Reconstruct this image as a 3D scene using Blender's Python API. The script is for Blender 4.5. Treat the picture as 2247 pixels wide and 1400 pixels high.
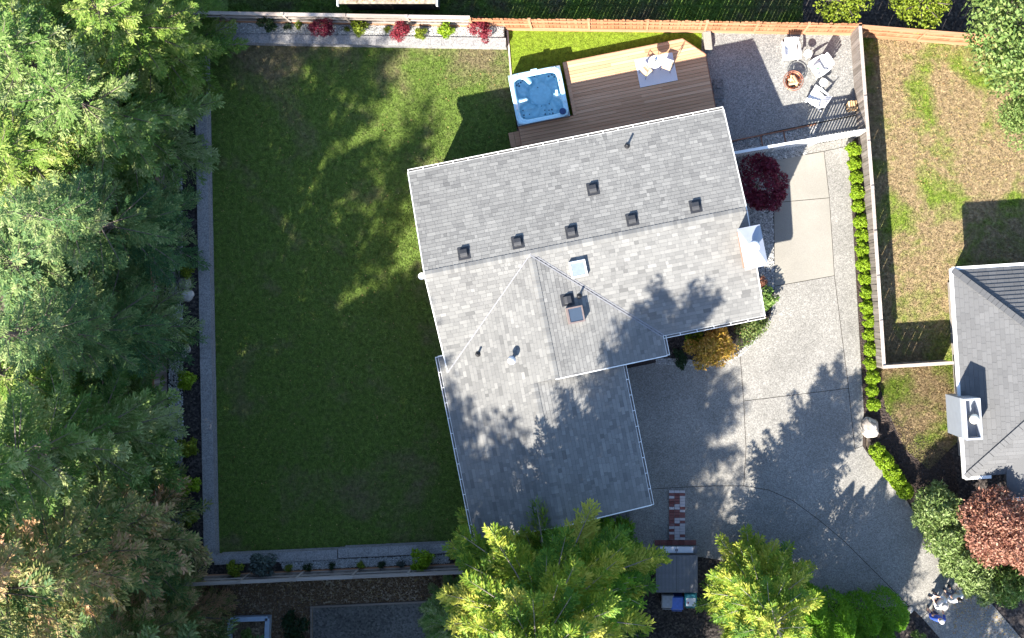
import bpy, math, random
import numpy as np
from mathutils import Vector, Matrix

# ------------------------------------------------------------------ reset, camera, sky, sun, exposure
for o in list(bpy.data.objects):
    bpy.data.objects.remove(o)
SC = bpy.context.scene
COL = SC.collection
R = math.radians
H = 48.0            # flying height of the camera (m)
S = 50.0            # photograph pixels per metre on the ground
NX, NY = 1350.0, 660.0

cam_d = bpy.data.cameras.new('camera')
cam = bpy.data.objects.new('camera', cam_d)
COL.objects.link(cam)
cam.location = (0, 0, H)
cam.rotation_euler = (0, 0, 0)
cam_d.sensor_fit = 'HORIZONTAL'
cam_d.sensor_width = 36
cam_d.lens = 36 * S * H / 2247.0
cam_d.shift_x = (1123.5 - NX) / 2247.0
cam_d.shift_y = (NY - 700.0) / 2247.0
cam_d.clip_end = 1000
SC.camera = cam

SUN_EL = R(38)
SH = Vector((0.42, 0.9075))          # ground direction in which shadows fall
world = bpy.data.worlds.new('World')
SC.world = world
world.use_nodes = True
wn = world.node_tree.nodes
wl = world.node_tree.links
wn.clear()
sky = wn.new('ShaderNodeTexSky')
sky.sky_type = 'NISHITA'
sky.sun_disc = False
sky.sun_elevation = SUN_EL
sky.sun_rotation = math.atan2(-SH.x, -SH.y)
sky.air_density = 1.0
sky.dust_density = 0.6
sky.ozone_density = 3.0
bg = wn.new('ShaderNodeBackground')
bg.inputs['Strength'].default_value = 0.10
wo = wn.new('ShaderNodeOutputWorld')
wl.new(sky.outputs[0], bg.inputs['Color'])
wl.new(bg.outputs[0], wo.inputs['Surface'])

sun_d = bpy.data.lights.new('sun', 'SUN')
sun_d.energy = 5.0
sun_d.angle = R(0.55)
sun_d.color = (1.0, 0.94, 0.84)
sun = bpy.data.objects.new('sun', sun_d)
COL.objects.link(sun)
sdir = Vector((SH.x * math.cos(SUN_EL), SH.y * math.cos(SUN_EL), -math.sin(SUN_EL)))
sun.rotation_euler = sdir.to_track_quat('-Z', 'Y').to_euler()
sun.location = (-20, -40, 40)

SC.render.engine = 'CYCLES'
SC.view_settings.view_transform = 'Standard'
SC.view_settings.look = 'None'
SC.view_settings.exposure = 1.98
SC.view_settings.gamma = 1.0
SC.view_settings.use_curve_mapping = False

rnd = random.Random(7)
NP = np.random.RandomState(11)

# ------------------------------------------------------------------ helpers
def P(px, py, z=0.0):
    """ground-plan position of something seen at photograph pixel (px,py) that stands at height z"""
    k = (H - z) / H / S
    return Vector(((px - NX) * k, (NY - py) * k, z))

def G(px, py, z=0.0):
    """plan position given directly on the ground grid (50 px to the metre)"""
    return Vector(((px - NX) / S, (NY - py) / S, z))

MATS = {}
def new_mat(name):
    m = bpy.data.materials.new(name)
    m.use_nodes = True
    nt = m.node_tree
    nt.nodes.clear()
    out = nt.nodes.new('ShaderNodeOutputMaterial')
    bs = nt.nodes.new('ShaderNodeBsdfPrincipled')
    nt.links.new(bs.outputs[0], out.inputs['Surface'])
    MATS[name] = m
    return m, nt, bs, out

def ramp(nt, cols, pos=None, interp='LINEAR'):
    r = nt.nodes.new('ShaderNodeValToRGB')
    r.color_ramp.interpolation = interp
    n = len(cols)
    while len(r.color_ramp.elements) < n:
        r.color_ramp.elements.new(0.5)
    for i, c in enumerate(cols):
        r.color_ramp.elements[i].position = pos[i] if pos else i / max(1, n - 1)
    for i, c in enumerate(cols):
        r.color_ramp.elements[i].color = (c[0], c[1], c[2], 1)
    return r

def texco(nt, kind='Object'):
    t = nt.nodes.new('ShaderNodeTexCoord')
    return t.outputs[kind]

def worldpos(nt):
    g = nt.nodes.new('ShaderNodeNewGeometry')
    return g.outputs['Position']

def noise(nt, vec, scale, detail=4, rough=0.55, dist=0.0):
    n = nt.nodes.new('ShaderNodeTexNoise')
    n.inputs['Scale'].default_value = scale
    n.inputs['Detail'].default_value = detail
    n.inputs['Roughness'].default_value = rough
    n.inputs['Distortion'].default_value = dist
    if vec is not None:
        nt.links.new(vec, n.inputs['Vector'])
    return n.outputs['Fac']

def voro(nt, vec, scale, out='Color'):
    n = nt.nodes.new('ShaderNodeTexVoronoi')
    n.inputs['Scale'].default_value = scale
    nt.links.new(vec, n.inputs['Vector'])
    return n.outputs[out]

def mixc(nt, fac, a, b, mode='MIX'):
    m = nt.nodes.new('ShaderNodeMix')
    m.data_type = 'RGBA'
    m.blend_type = mode
    for val, idx in ((fac, 0), (a, 6), (b, 7)):
        if hasattr(val, 'is_linked') or hasattr(val, 'links'):
            nt.links.new(val, m.inputs[idx])
        elif idx == 0:
            m.inputs[0].default_value = val
        else:
            m.inputs[idx].default_value = (val[0], val[1], val[2], 1)
    return m.outputs[2]

def mathn(nt, op, a, b=None):
    m = nt.nodes.new('ShaderNodeMath')
    m.operation = op
    for i, v in enumerate((a, b)):
        if v is None:
            continue
        if hasattr(v, 'links'):
            nt.links.new(v, m.inputs[i])
        else:
            m.inputs[i].default_value = v
    return m.outputs[0]

def sepr(nt, col):
    s = nt.nodes.new('ShaderNodeSeparateColor')
    nt.links.new(col, s.inputs[0])
    return s.outputs[0]

def bump(nt, bs, height, strength=0.4, dist=0.02):
    b = nt.nodes.new('ShaderNodeBump')
    b.inputs['Strength'].default_value = strength
    b.inputs['Distance'].default_value = dist
    nt.links.new(height, b.inputs['Height'])
    nt.links.new(b.outputs[0], bs.inputs['Normal'])

def plain(name, col, rough=0.6, metal=0.0, var=0.18, scale=6.0, spec=0.4):
    """plain colour with mild mottling and relief"""
    if name in MATS:
        return MATS[name]
    m, nt, bs, out = new_mat(name)
    v = texco(nt)
    f = noise(nt, v, scale, 5)
    lo = [c * (1 - var) for c in col]
    hi = [min(1, c * (1 + var)) for c in col]
    r = ramp(nt, [lo, hi], [0.3, 0.7])
    nt.links.new(f, r.inputs[0])
    nt.links.new(r.outputs[0], bs.inputs['Base Color'])
    bs.inputs['Roughness'].default_value = rough
    bs.inputs['Metallic'].default_value = metal
    bs.inputs['Specular IOR Level'].default_value = spec
    return m

def foliage(name, cols, transl=0.28, rough=0.55, fine=0.0):
    """leaf material: every leaf picks a tint of its own from the stored attribute"""
    m, nt, bs, out = new_mat(name)
    a = nt.nodes.new('ShaderNodeAttribute')
    a.attribute_name = 'tint'
    r = ramp(nt, cols)
    nt.links.new(a.outputs['Fac'], r.inputs[0])
    nt.links.new(r.outputs[0], bs.inputs['Base Color'])
    bs.inputs['Roughness'].default_value = rough
    bs.inputs['Specular IOR Level'].default_value = 0.3
    tr = nt.nodes.new('ShaderNodeBsdfTranslucent')
    nt.links.new(r.outputs[0], tr.inputs['Color'])
    mx = nt.nodes.new('ShaderNodeMixShader')
    mx.inputs[0].default_value = transl
    nt.links.new(bs.outputs[0], mx.inputs[1])
    nt.links.new(tr.outputs[0], mx.inputs[2])
    nt.links.new(mx.outputs[0], out.inputs['Surface'])
    return m

class MB:
    """collects simple solids; build() links them as one mesh object"""
    def __init__(self):
        self.v = []; self.f = []
    def add(self, vs, fs):
        b = len(self.v)
        self.v += [tuple(x) for x in vs]
        self.f += [tuple(i + b for i in f) for f in fs]
        return self
    def box(self, c, s, rz=0.0):
        cx, cy, cz = c; x, y, z = s[0] / 2, s[1] / 2, s[2] / 2
        ca, sa = math.cos(rz), math.sin(rz)
        vs = []
        for dz in (-z, z):
            for dx, dy in ((-x, -y), (x, -y), (x, y), (-x, y)):
                vs.append((cx + dx * ca - dy * sa, cy + dx * sa + dy * ca, cz + dz))
        return self.add(vs, [(3, 2, 1, 0), (4, 5, 6, 7), (0, 1, 5, 4), (1, 2, 6, 5), (2, 3, 7, 6), (3, 0, 4, 7)])
    def bar(self, p0, p1, w, h, up=(0, 0, 1)):
        p0 = Vector(p0); p1 = Vector(p1); d = (p1 - p0).normalized()
        up = Vector(up)
        if abs(d.dot(up)) > 0.99: up = Vector((1, 0, 0))
        s = d.cross(up).normalized() * (w / 2); u = s.cross(d).normalized() * (h / 2)
        vs = [p0 - s - u, p0 + s - u, p0 + s + u, p0 - s + u, p1 - s - u, p1 + s - u, p1 + s + u, p1 - s + u]
        return self.add(vs, [(0, 1, 2, 3), (7, 6, 5, 4), (1, 0, 4, 5), (2, 1, 5, 6), (3, 2, 6, 7), (0, 3, 7, 4)])
    def tube(self, pts, rad, n=6):
        pts = [Vector(p) for p in pts]
        if not hasattr(rad, '__len__'): rad = [rad] * len(pts)
        rings = []
        for i, p in enumerate(pts):
            d = (pts[min(i + 1, len(pts) - 1)] - pts[max(i - 1, 0)]).normalized()
            a = Vector((0, 0, 1)) if abs(d.z) < 0.9 else Vector((1, 0, 0))
            s = d.cross(a).normalized(); u = s.cross(d)
            rings.append([p + (s * math.cos(2 * math.pi * k / n) + u * math.sin(2 * math.pi * k / n)) * rad[i] for k in range(n)])
        vs = [q for r_ in rings for q in r_]
        fs = []
        for i in range(len(pts) - 1):
            for k in range(n):
                fs.append((i * n + k, i * n + (k + 1) % n, (i + 1) * n + (k + 1) % n, (i + 1) * n + k))
        fs.append(tuple(range(n - 1, -1, -1)))
        fs.append(tuple((len(pts) - 1) * n + k for k in range(n)))
        return self.add(vs, fs)
    def lathe(self, prof, c=(0, 0, 0), n=24, skip=None):
        vs = []; fs = []
        for r_, z in prof:
            for k in range(n):
                a = 2 * math.pi * k / n
                vs.append((c[0] + r_ * math.cos(a), c[1] + r_ * math.sin(a), c[2] + z))
        for i in range(len(prof) - 1):
            for k in range(n):
                if skip and skip(i, k): continue
                fs.append((i * n + k, i * n + (k + 1) % n, (i + 1) * n + (k + 1) % n, (i + 1) * n + k))
        return self.add(vs, fs)
    def disc(self, c, r_, n=20, z=0.0):
        vs = [(c[0] + r_ * math.cos(2 * math.pi * k / n), c[1] + r_ * math.sin(2 * math.pi * k / n), c[2]) for k in range(n)]
        return self.add(vs, [tuple(range(n))])
    def prism(self, poly, z0, z1):
        n = len(poly)
        area = sum(poly[i][0] * poly[(i + 1) % n][1] - poly[(i + 1) % n][0] * poly[i][1] for i in range(n))
        if area < 0: poly = poly[::-1]
        vs = [(p[0], p[1], z0) for p in poly] + [(p[0], p[1], z1) for p in poly]
        fs = [tuple(range(n - 1, -1, -1)), tuple(range(n, 2 * n))]
        for i in range(n):
            j = (i + 1) % n
            fs.append((i, j, n + j, n + i))
        return self.add(vs, fs)
    def sheet(self, poly, z):
        n = len(poly)
        area = sum(poly[i][0] * poly[(i + 1) % n][1] - poly[(i + 1) % n][0] * poly[i][1] for i in range(n))
        if area < 0: poly = poly[::-1]
        return self.add([(p[0], p[1], z) for p in poly], [tuple(range(n))])
    def mesh(self, name):
        me = bpy.data.meshes.new(name)
        me.from_pydata(self.v, [], self.f)
        me.update()
        return me
    def build(self, name, mat, parent=None, smooth=False, bevel=0.0):
        me = self.mesh(name)
        return link(name, me, mat, parent, smooth, bevel)

def link(name, me, mat, parent=None, smooth=False, bevel=0.0):
    if mat is not None and len(me.materials) == 0:
        me.materials.append(mat)
    o = bpy.data.objects.new(name, me)
    COL.objects.link(o)
    if parent is not None: o.parent = parent
    if smooth:
        me.polygons.foreach_set('use_smooth', [True] * len(me.polygons))
    if bevel:
        b = o.modifiers.new('bevel', 'BEVEL'); b.width = bevel; b.segments = 2; b.limit_method = 'ANGLE'
    return o

def tag(o, label=None, cat=None, group=None, kind=None):
    if label: o['label'] = label
    if cat: o['category'] = cat
    if group: o['group'] = group
    if kind: o['kind'] = kind
    return o

def thing(name, label, cat, loc=(0, 0, 0), rz=0.0, group=None):
    o = bpy.data.objects.new(name, None)
    o.empty_display_size = 0.2
    COL.objects.link(o)
    o.location = loc
    o.rotation_euler = (0, 0, rz)
    return tag(o, label, cat, group)

def copy_tree(o, parent=None):
    c = o.copy(); COL.objects.link(c); c.parent = parent
    for ch in o.children: copy_tree(ch, c)
    return c

def struct(name, mb, mat, parent=None):
    o = mb.build(name, mat, parent)
    if parent is None: o['kind'] = 'structure'
    return o

def inside(poly, x, y):
    """vectorised point in polygon"""
    c = np.zeros(len(x), bool)
    n = len(poly)
    for i in range(n):
        x0, y0 = poly[i][0], poly[i][1]; x1, y1 = poly[(i + 1) % n][0], poly[(i + 1) % n][1]
        if y0 == y1: continue
        hit = ((y0 > y) != (y1 > y)) & (x < (x1 - x0) * (y - y0) / (y1 - y0) + x0)
        c ^= hit
    return c

def scatter(poly, n, rs=NP):
    xs = [p[0] for p in poly]; ys = [p[1] for p in poly]
    got = np.zeros((0, 2))
    for _ in range(12):
        x = rs.uniform(min(xs), max(xs), n); y = rs.uniform(min(ys), max(ys), n)
        k = inside(poly, x, y)
        got = np.vstack([got, np.stack([x[k], y[k]], 1)])
        if len(got) >= n: break
    return got[:n]

def fast_mesh(name, V, F, tint=None):
    """V (n,3), F (m,k) with k 3 or 4"""
    me = bpy.data.meshes.new(name)
    m, k = F.shape
    me.vertices.add(len(V)); me.loops.add(m * k); me.polygons.add(m)
    me.vertices.foreach_set('co', np.ascontiguousarray(V, dtype=np.float32).ravel())
    me.loops.foreach_set('vertex_index', np.ascontiguousarray(F, dtype=np.int32).ravel())
    me.polygons.foreach_set('loop_start', np.arange(0, m * k, k, dtype=np.int32))
    me.polygons.foreach_set('loop_total', np.full(m, k, dtype=np.int32))
    if tint is not None:
        a = me.attributes.new('tint', 'FLOAT', 'POINT')
        a.data.foreach_set('value', np.ascontiguousarray(tint, dtype=np.float32))
    me.update()
    me.validate()
    me.shade_flat()
    return me

def norm(a):
    return a / np.maximum(np.linalg.norm(a, axis=1, keepdims=True), 1e-9)

def leaf_mesh(name, C, D, N, L, W, tint):
    """diamond leaves: base point C, direction D, face normal N"""
    D = norm(D); Sd = norm(np.cross(D, N)); n = len(C)
    L = np.broadcast_to(np.asarray(L, float).reshape(-1, 1), (n, 1)); W = np.broadcast_to(np.asarray(W, float).reshape(-1, 1), (n, 1))
    Nn = norm(np.cross(Sd, D))
    V = np.empty((n, 4, 3))
    V[:, 0] = C
    V[:, 1] = C + D * L * 0.5 + Sd * W * 0.5 + Nn * W * 0.12
    V[:, 2] = C + D * L
    V[:, 3] = C + D * L * 0.5 - Sd * W * 0.5 + Nn * W * 0.12
    F = np.arange(n * 4).reshape(n, 4)
    return fast_mesh(name, V.reshape(-1, 3), F, np.repeat(tint, 4))

# ------------------------------------------------------------------ materials for surfaces
def mat_grass(name, cols, pos, dry, drypos, patch=0.28, fine=22.0, seed=0.0, north=0.0):
    m, nt, bs, out = new_mat(name)
    v = worldpos(nt)
    mp = nt.nodes.new('ShaderNodeMapping'); mp.inputs['Location'].default_value = (seed, seed * 1.7, 0)
    nt.links.new(v, mp.inputs[0]); v = mp.outputs[0]
    f1 = noise(nt, v, fine, 4, 0.65)
    r1 = ramp(nt, cols, pos); nt.links.new(f1, r1.inputs[0])
    f2 = noise(nt, v, fine * 0.8, 4, 0.7)
    r2 = ramp(nt, dry); nt.links.new(f2, r2.inputs[0])
    p1 = noise(nt, v, patch, 5, 0.62, 0.4)
    if north:          # the far, sunnier end of the lawn has dried out more
        sx = nt.nodes.new('ShaderNodeSeparateXYZ'); nt.links.new(worldpos(nt), sx.inputs[0])
        mr = nt.nodes.new('ShaderNodeMapRange'); mr.interpolation_type = 'SMOOTHSTEP'
        for k_, v_ in ((1, 6.5), (2, 11.5), (3, 0.0), (4, north)): mr.inputs[k_].default_value = v_
        nt.links.new(sx.outputs[1], mr.inputs[0]); p1 = mathn(nt, 'ADD', p1, mr.outputs[0])
    rp = ramp(nt, [(0, 0, 0), (1, 1, 1)], drypos); nt.links.new(p1, rp.inputs[0])
    p2 = noise(nt, v, 3.2, 4, 0.6)
    fac = mathn(nt, 'ADD', sepr(nt, rp.outputs[0]), mathn(nt, 'MULTIPLY', mathn(nt, 'SUBTRACT', p2, 0.5), 1.1))
    cl = nt.nodes.new('ShaderNodeClamp'); nt.links.new(fac, cl.inputs[0])
    c = mixc(nt, cl.outputs[0], r1.outputs[0], r2.outputs[0])
    r3 = ramp(nt, [(0.52, 0.52, 0.52), (1.25, 1.25, 1.22)], [0.30, 0.68]); nt.links.new(noise(nt, v, 5.5, 5, 0.7), r3.inputs[0])
    c = mixc(nt, 1.0, c, r3.outputs[0], 'MULTIPLY')
    nt.links.new(c, bs.inputs['Base Color'])
    bs.inputs['Roughness'].default_value = 0.85
    bs.inputs['Specular IOR Level'].default_value = 0.15
    bump(nt, bs, f1, 0.6, 0.05)
    return m

M_LAWN = mat_grass('lawn_grass', [(0.052, 0.09, 0.017), (0.105, 0.162, 0.028), (0.185, 0.24, 0.055)], [0.25, 0.5, 0.75],
                   [(0.075, 0.064, 0.036), (0.17, 0.14, 0.075), (0.31, 0.26, 0.14)], [0.54, 0.74], 0.30, north=0.14)
M_TURF = mat_grass('turf_grass', [(0.10, 0.16, 0.012), (0.165, 0.235, 0.018), (0.23, 0.31, 0.030)], [0.3, 0.5, 0.7],
                   [(0.12, 0.14, 0.02), (0.22, 0.22, 0.05)], [0.72, 0.9], 0.5, 30, 5.0)
M_DRY = mat_grass('dry_grass', [(0.06, 0.10, 0.012), (0.13, 0.19, 0.022), (0.23, 0.27, 0.05)], [0.3, 0.5, 0.7],
                  [(0.12, 0.08, 0.042), (0.26, 0.19, 0.105), (0.42, 0.335, 0.21)], [0.37, 0.53], 0.42, 14, 11.0)
M_BACK = mat_grass('back_grass', [(0.05, 0.095, 0.016), (0.11, 0.19, 0.03), (0.19, 0.27, 0.05)], [0.3, 0.5, 0.7],
                   [(0.07, 0.06, 0.04), (0.15, 0.13, 0.08)], [0.45, 0.65], 0.4, 18, 17.0)

def mat_agg(name, cols, pos, s1=17.0, stain=(0.82, 1.1), seed=0.0, tone=None):
    """exposed-aggregate concrete: individual pebbles in a grey matrix"""
    m, nt, bs, out = new_mat(name)
    v = worldpos(nt)
    mp = nt.nodes.new('ShaderNodeMapping'); mp.inputs['Location'].default_value = (seed, seed, 0)
    nt.links.new(v, mp.inputs[0]); v = mp.outputs[0]
    c1 = sepr(nt, voro(nt, v, s1))
    f1 = noise(nt, v, s1 * 0.75, 3, 0.7)
    mixv = mathn(nt, 'ADD', mathn(nt, 'MULTIPLY', c1, 0.55), mathn(nt, 'MULTIPLY', f1, 0.45))
    r1 = ramp(nt, cols, pos); nt.links.new(mixv, r1.inputs[0])
    f2 = noise(nt, v, 0.45, 5, 0.6, 0.3)
    r2 = ramp(nt, [(stain[0],) * 3, (stain[1],) * 3], [0.3, 0.7]); nt.links.new(f2, r2.inputs[0])
    c = mixc(nt, 1.0, r1.outputs[0], r2.outputs[0], 'MULTIPLY')
    nt.links.new(c, bs.inputs['Base Color'])
    bs.inputs['Roughness'].default_value = 0.8
    bs.inputs['Specular IOR Level'].default_value = 0.25
    bump(nt, bs, mixv, 0.5, 0.02)
    return m

M_AGG = mat_agg('exposed_aggregate', [(0.135, 0.129, 0.117), (0.192, 0.183, 0.165), (0.226, 0.215, 0.195), (0.31, 0.297, 0.272)], [0.18, 0.42, 0.6, 0.88], 26.0, (0.78, 1.12))
M_PATIO = mat_agg('patio_aggregate', [(0.11, 0.11, 0.108), (0.175, 0.173, 0.165), (0.215, 0.211, 0.198), (0.33, 0.322, 0.305)], [0.2, 0.42, 0.6, 0.88], 27, (0.85, 1.08), 3.0)
M_CONC = mat_agg('smooth_concrete', [(0.215, 0.20, 0.172), (0.245, 0.23, 0.199), (0.27, 0.253, 0.221)], [0.2, 0.5, 0.8], 70.0, (0.86, 1.08), 9.0)
M_BASE = mat_agg('earth', [(0.025, 0.019, 0.014), (0.06, 0.045, 0.032), (0.11, 0.085, 0.062), (0.2, 0.16, 0.12)], [0.2, 0.45, 0.65, 0.9], 9.0, (0.75, 1.15), 21.0)
M_MULCH = mat_agg('dark_mulch', [(0.012, 0.010, 0.010), (0.03, 0.024, 0.022), (0.06, 0.05, 0.045), (0.16, 0.13, 0.11)], [0.2, 0.45, 0.7, 0.95], 13.0, (0.8, 1.1), 31.0)
M_DIRT = mat_agg('leafy_dirt', [(0.11, 0.078, 0.053), (0.22, 0.16, 0.107), (0.33, 0.25, 0.165), (0.50, 0.40, 0.27)], [0.2, 0.42, 0.65, 0.92], 11.0, (0.75, 1.15), 41.0)
M_ASPH = mat_agg('old_asphalt', [(0.08, 0.077, 0.074), (0.14, 0.136, 0.13), (0.18, 0.175, 0.166), (0.28, 0.27, 0.25)], [0.2, 0.45, 0.7, 0.95], 14.0, (0.7, 1.15), 51.0)
M_GRAVELBED = mat_agg('gravel_bed', [(0.05, 0.05, 0.05), (0.14, 0.14, 0.14), (0.30, 0.30, 0.29), (0.55, 0.54, 0.52)], [0.2, 0.45, 0.65, 0.9], 15.0, (0.85, 1.1), 61.0)
M_WALL = mat_agg('wall_block', [(0.16, 0.155, 0.155), (0.24, 0.23, 0.225), (0.285, 0.275, 0.265), (0.36, 0.345, 0.33)], [0.2, 0.45, 0.65, 0.9], 26.0, (0.88, 1.06), 71.0)
M_BOULDER = mat_agg('boulder_stone', [(0.22, 0.19, 0.16), (0.40, 0.36, 0.31), (0.55, 0.51, 0.46)], [0.25, 0.5, 0.8], 5.0, (0.7, 1.1), 81.0)

def mat_wood(name, cols, along='X', scale=2.0, rough=0.7):
    m, nt, bs, out = new_mat(name)
    v = texco(nt)
    oi = nt.nodes.new('ShaderNodeObjectInfo')
    mp = nt.nodes.new('ShaderNodeMapping')
    sc = {'X': (0.35, 7, 7), 'Y': (7, 0.35, 7), 'Z': (7, 7, 0.35)}[along]
    mp.inputs['Scale'].default_value = sc
    nt.links.new(v, mp.inputs[0])
    ad = nt.nodes.new('ShaderNodeVectorMath'); ad.operation = 'ADD'
    nt.links.new(mp.outputs[0], ad.inputs[0])
    cb = nt.nodes.new('ShaderNodeCombineXYZ')
    k = mathn(nt, 'MULTIPLY', oi.outputs['Random'], 37.0)
    for i in range(3): nt.links.new(k, cb.inputs[i])
    nt.links.new(cb.outputs[0], ad.inputs[1])
    f = noise(nt, ad.outputs[0], scale, 6, 0.65)
    fr = mathn(nt, 'ADD', mathn(nt, 'MULTIPLY', f, 0.7), mathn(nt, 'MULTIPLY', oi.outputs['Random'], 0.3))
    r = ramp(nt, cols, [0.25, 0.5, 0.75][:len(cols)] if len(cols) == 3 else None)
    nt.links.new(fr, r.inputs[0])
    nt.links.new(r.outputs[0], bs.inputs['Base Color'])
    bs.inputs['Roughness'].default_value = rough
    bs.inputs['Specular IOR Level'].default_value = 0.2
    bump(nt, bs, f, 0.25, 0.01)
    return m

M_DECK = mat_wood('deck_wood', [(0.35, 0.195, 0.105), (0.47, 0.275, 0.155), (0.57, 0.36, 0.22)], 'X')
M_FENCE_O = mat_wood('cedar_fence', [(0.22, 0.09, 0.042), (0.31, 0.14, 0.072), (0.38, 0.20, 0.11)], 'Z')
M_FENCE_G = mat_wood('weathered_fence', [(0.10, 0.085, 0.07), (0.18, 0.155, 0.135), (0.27, 0.24, 0.215)], 'Z')
M_RAIL_O = mat_wood('cedar_rail', [(0.25, 0.112, 0.055), (0.34, 0.17, 0.092), (0.40, 0.235, 0.145)], 'X')
M_RAIL_G = mat_wood('weathered_rail', [(0.22, 0.175, 0.145), (0.32, 0.27, 0.235), (0.42, 0.37, 0.335)], 'X')
M_EDGE = mat_wood('timber_edging', [(0.16, 0.075, 0.045), (0.24, 0.115, 0.07), (0.32, 0.17, 0.11)], 'X')
M_BARK = mat_wood('bark', [(0.06, 0.045, 0.036), (0.13, 0.10, 0.085), (0.22, 0.19, 0.17)], 'Z', 3.0, 0.9)
M_TWIG = mat_wood('pale_twig', [(0.16, 0.13, 0.11), (0.28, 0.24, 0.21), (0.4, 0.36, 0.33)], 'Z', 3.0, 0.9)
M_LOG = mat_wood('split_log', [(0.32, 0.19, 0.09), (0.5, 0.33, 0.18), (0.64, 0.46, 0.28)], 'X')

M_WHITE = plain('white_paint', (0.66, 0.66, 0.66), 0.45, var=0.04)
M_GUTTER = plain('white_gutter', (0.72, 0.71, 0.68), 0.5, var=0.12, scale=3)
M_BLACK = plain('black_metal', (0.02, 0.02, 0.022), 0.5)
M_DARKVENT = plain('dark_vent', (0.035, 0.036, 0.04), 0.55, 0.2)
M_GALV = plain('galvanised', (0.30, 0.32, 0.37), 0.5, 0.2, 0.06, 3)
M_COPPER = plain('copper', (0.42, 0.17, 0.10), 0.42, 0.7, 0.25, 9)
M_SIDING = plain('siding', (0.30, 0.17, 0.12), 0.8, 0, 0.15, 3)
M_GLASS = plain('skylight_glass', (0.05, 0.07, 0.10), 0.08, 0, 0.05, 3, 0.8)
M_SOIL = plain('soil', (0.035, 0.025, 0.02), 0.95, 0, 0.4, 20)

def mat_tint(name, cols, pos=None, rough=0.9, gr=35.0):
    """colour from the piece's own tint plus granules"""
    m, nt, bs, out = new_mat(name)
    a = nt.nodes.new('ShaderNodeAttribute'); a.attribute_name = 'tint'
    v = worldpos(nt)
    f = noise(nt, v, gr, 3, 0.7)
    f2 = noise(nt, v, 0.5, 4, 0.6)
    s = mathn(nt, 'ADD', mathn(nt, 'MULTIPLY', a.outputs['Fac'], 0.56), mathn(nt, 'ADD', mathn(nt, 'MULTIPLY', f, 0.16), mathn(nt, 'MULTIPLY', f2, 0.32)))
    r = ramp(nt, cols, pos); nt.links.new(s, r.inputs[0])
    nt.links.new(r.outputs[0], bs.inputs['Base Color'])
    bs.inputs['Roughness'].default_value = rough
    bs.inputs['Specular IOR Level'].default_value = 0.2
    return m
M_SHINGLE = mat_tint('asphalt_shingle', [(0.086, 0.085, 0.083), (0.138, 0.136, 0.131), (0.182, 0.179, 0.170), (0.24, 0.235, 0.221)], [0.1, 0.36, 0.62, 0.9])
M_SHINGLE2 = mat_tint('grey_shingle', [(0.06, 0.06, 0.062), (0.095, 0.095, 0.096), (0.118, 0.118, 0.119), (0.145, 0.143, 0.142)], [0.1, 0.4, 0.65, 0.95])
M_BRICK = mat_tint('brick_clay', [(0.10, 0.032, 0.03), (0.16, 0.058, 0.052), (0.22, 0.095, 0.085), (0.42, 0.36, 0.35), (0.48, 0.43, 0.42)], [0.1, 0.3, 0.5, 0.56, 0.9])
M_STONE = mat_tint('gravel_stone', [(0.10, 0.10, 0.10), (0.25, 0.25, 0.24), (0.42, 0.41, 0.39), (0.66, 0.65, 0.62)], [0.15, 0.4, 0.65, 0.9])

# ------------------------------------------------------------------ ground sheets
def gpoly(pts):
    return [(G(x, y).x, G(x, y).y) for x, y in pts]

mb = MB()
mb.sheet([(-220, -220), (220, -220), (220, 220), (-220, 220)], -0.09)
struct('ground', mb, M_BASE)

LAWN = [(440, 92), (1112, 100), (1121, 168), (1140, 345), (960, 420), (1010, 780), (1075, 1190), (985, 1200), (985, 1206), (456, 1226)]
TURF = [(1114, 56), (1548, 60), (1553, 130), (1520, 235), (1200, 300), (1125, 200)]
PATIO = [(1540, 64), (1871, 74), (1892, 292), (1600, 345), (1535, 260)]
struct('lawn', MB().sheet(gpoly(LAWN), 0.0), M_LAWN)
struct('turf', MB().sheet(gpoly(TURF), 0.012), M_TURF)
BACKLAWN = [(300, -160), (1762, -160), (1762, 58), (1100, 56), (300, 50)]
BACKMULCH = [(1762, -160), (2400, -160), (2400, 80), (1890, 64), (1762, 58)]
SIDELAWN = [(1874, 64), (2450, 80), (2450, 905), (1945, 905), (1921, 803), (1897, 409)]
SIDEBED = [(1921, 803), (1945, 905), (2450, 905), (2450, 1420), (2235, 1400), (2112, 1283), (1990, 1094), (1930, 1016), (1900, 960), (1898, 905), (1862, 310), (1894, 310)]
struct('back_lawn', MB().sheet(gpoly(BACKLAWN), -0.04), M_BACK)
struct('back_mulch', MB().sheet(gpoly(BACKMULCH), -0.045), M_MULCH)
struct('neighbour_lawn', MB().sheet(gpoly(SIDELAWN), -0.02), M_DRY)
FRONTLAWN = [(1926, 812), (2100, 795), (2110, 960), (2040, 1030), (1985, 985), (1940, 880)]
struct('neighbour_front_lawn', MB().sheet(gpoly(FRONTLAWN), -0.012), M_DRY)
struct('planting_bed', MB().sheet(gpoly(SIDEBED), -0.03), M_MULCH)
SOUTHDIRT = [(440, 1240), (1060, 1225), (1060, 1334), (945, 1322), (680, 1332), (680, 1420), (440, 1420)]
struct('dirt_yard', MB().sheet(gpoly(SOUTHDIRT), -0.03), M_DIRT)
ASPH = [(682, 1330), (945, 1320), (1010, 1372), (1010, 1480), (682, 1480)]
struct('asphalt_yard', MB().sheet(gpoly(ASPH), -0.02), M_ASPH)
struct('mulch_bed', MB().sheet(gpoly([(1010, 1215), (1450, 1190), (1700, 1245), (1830, 1322), (1885, 1338), (2000, 1326), (2140, 1470), (1010, 1480)]), -0.036), M_MULCH)
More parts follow.
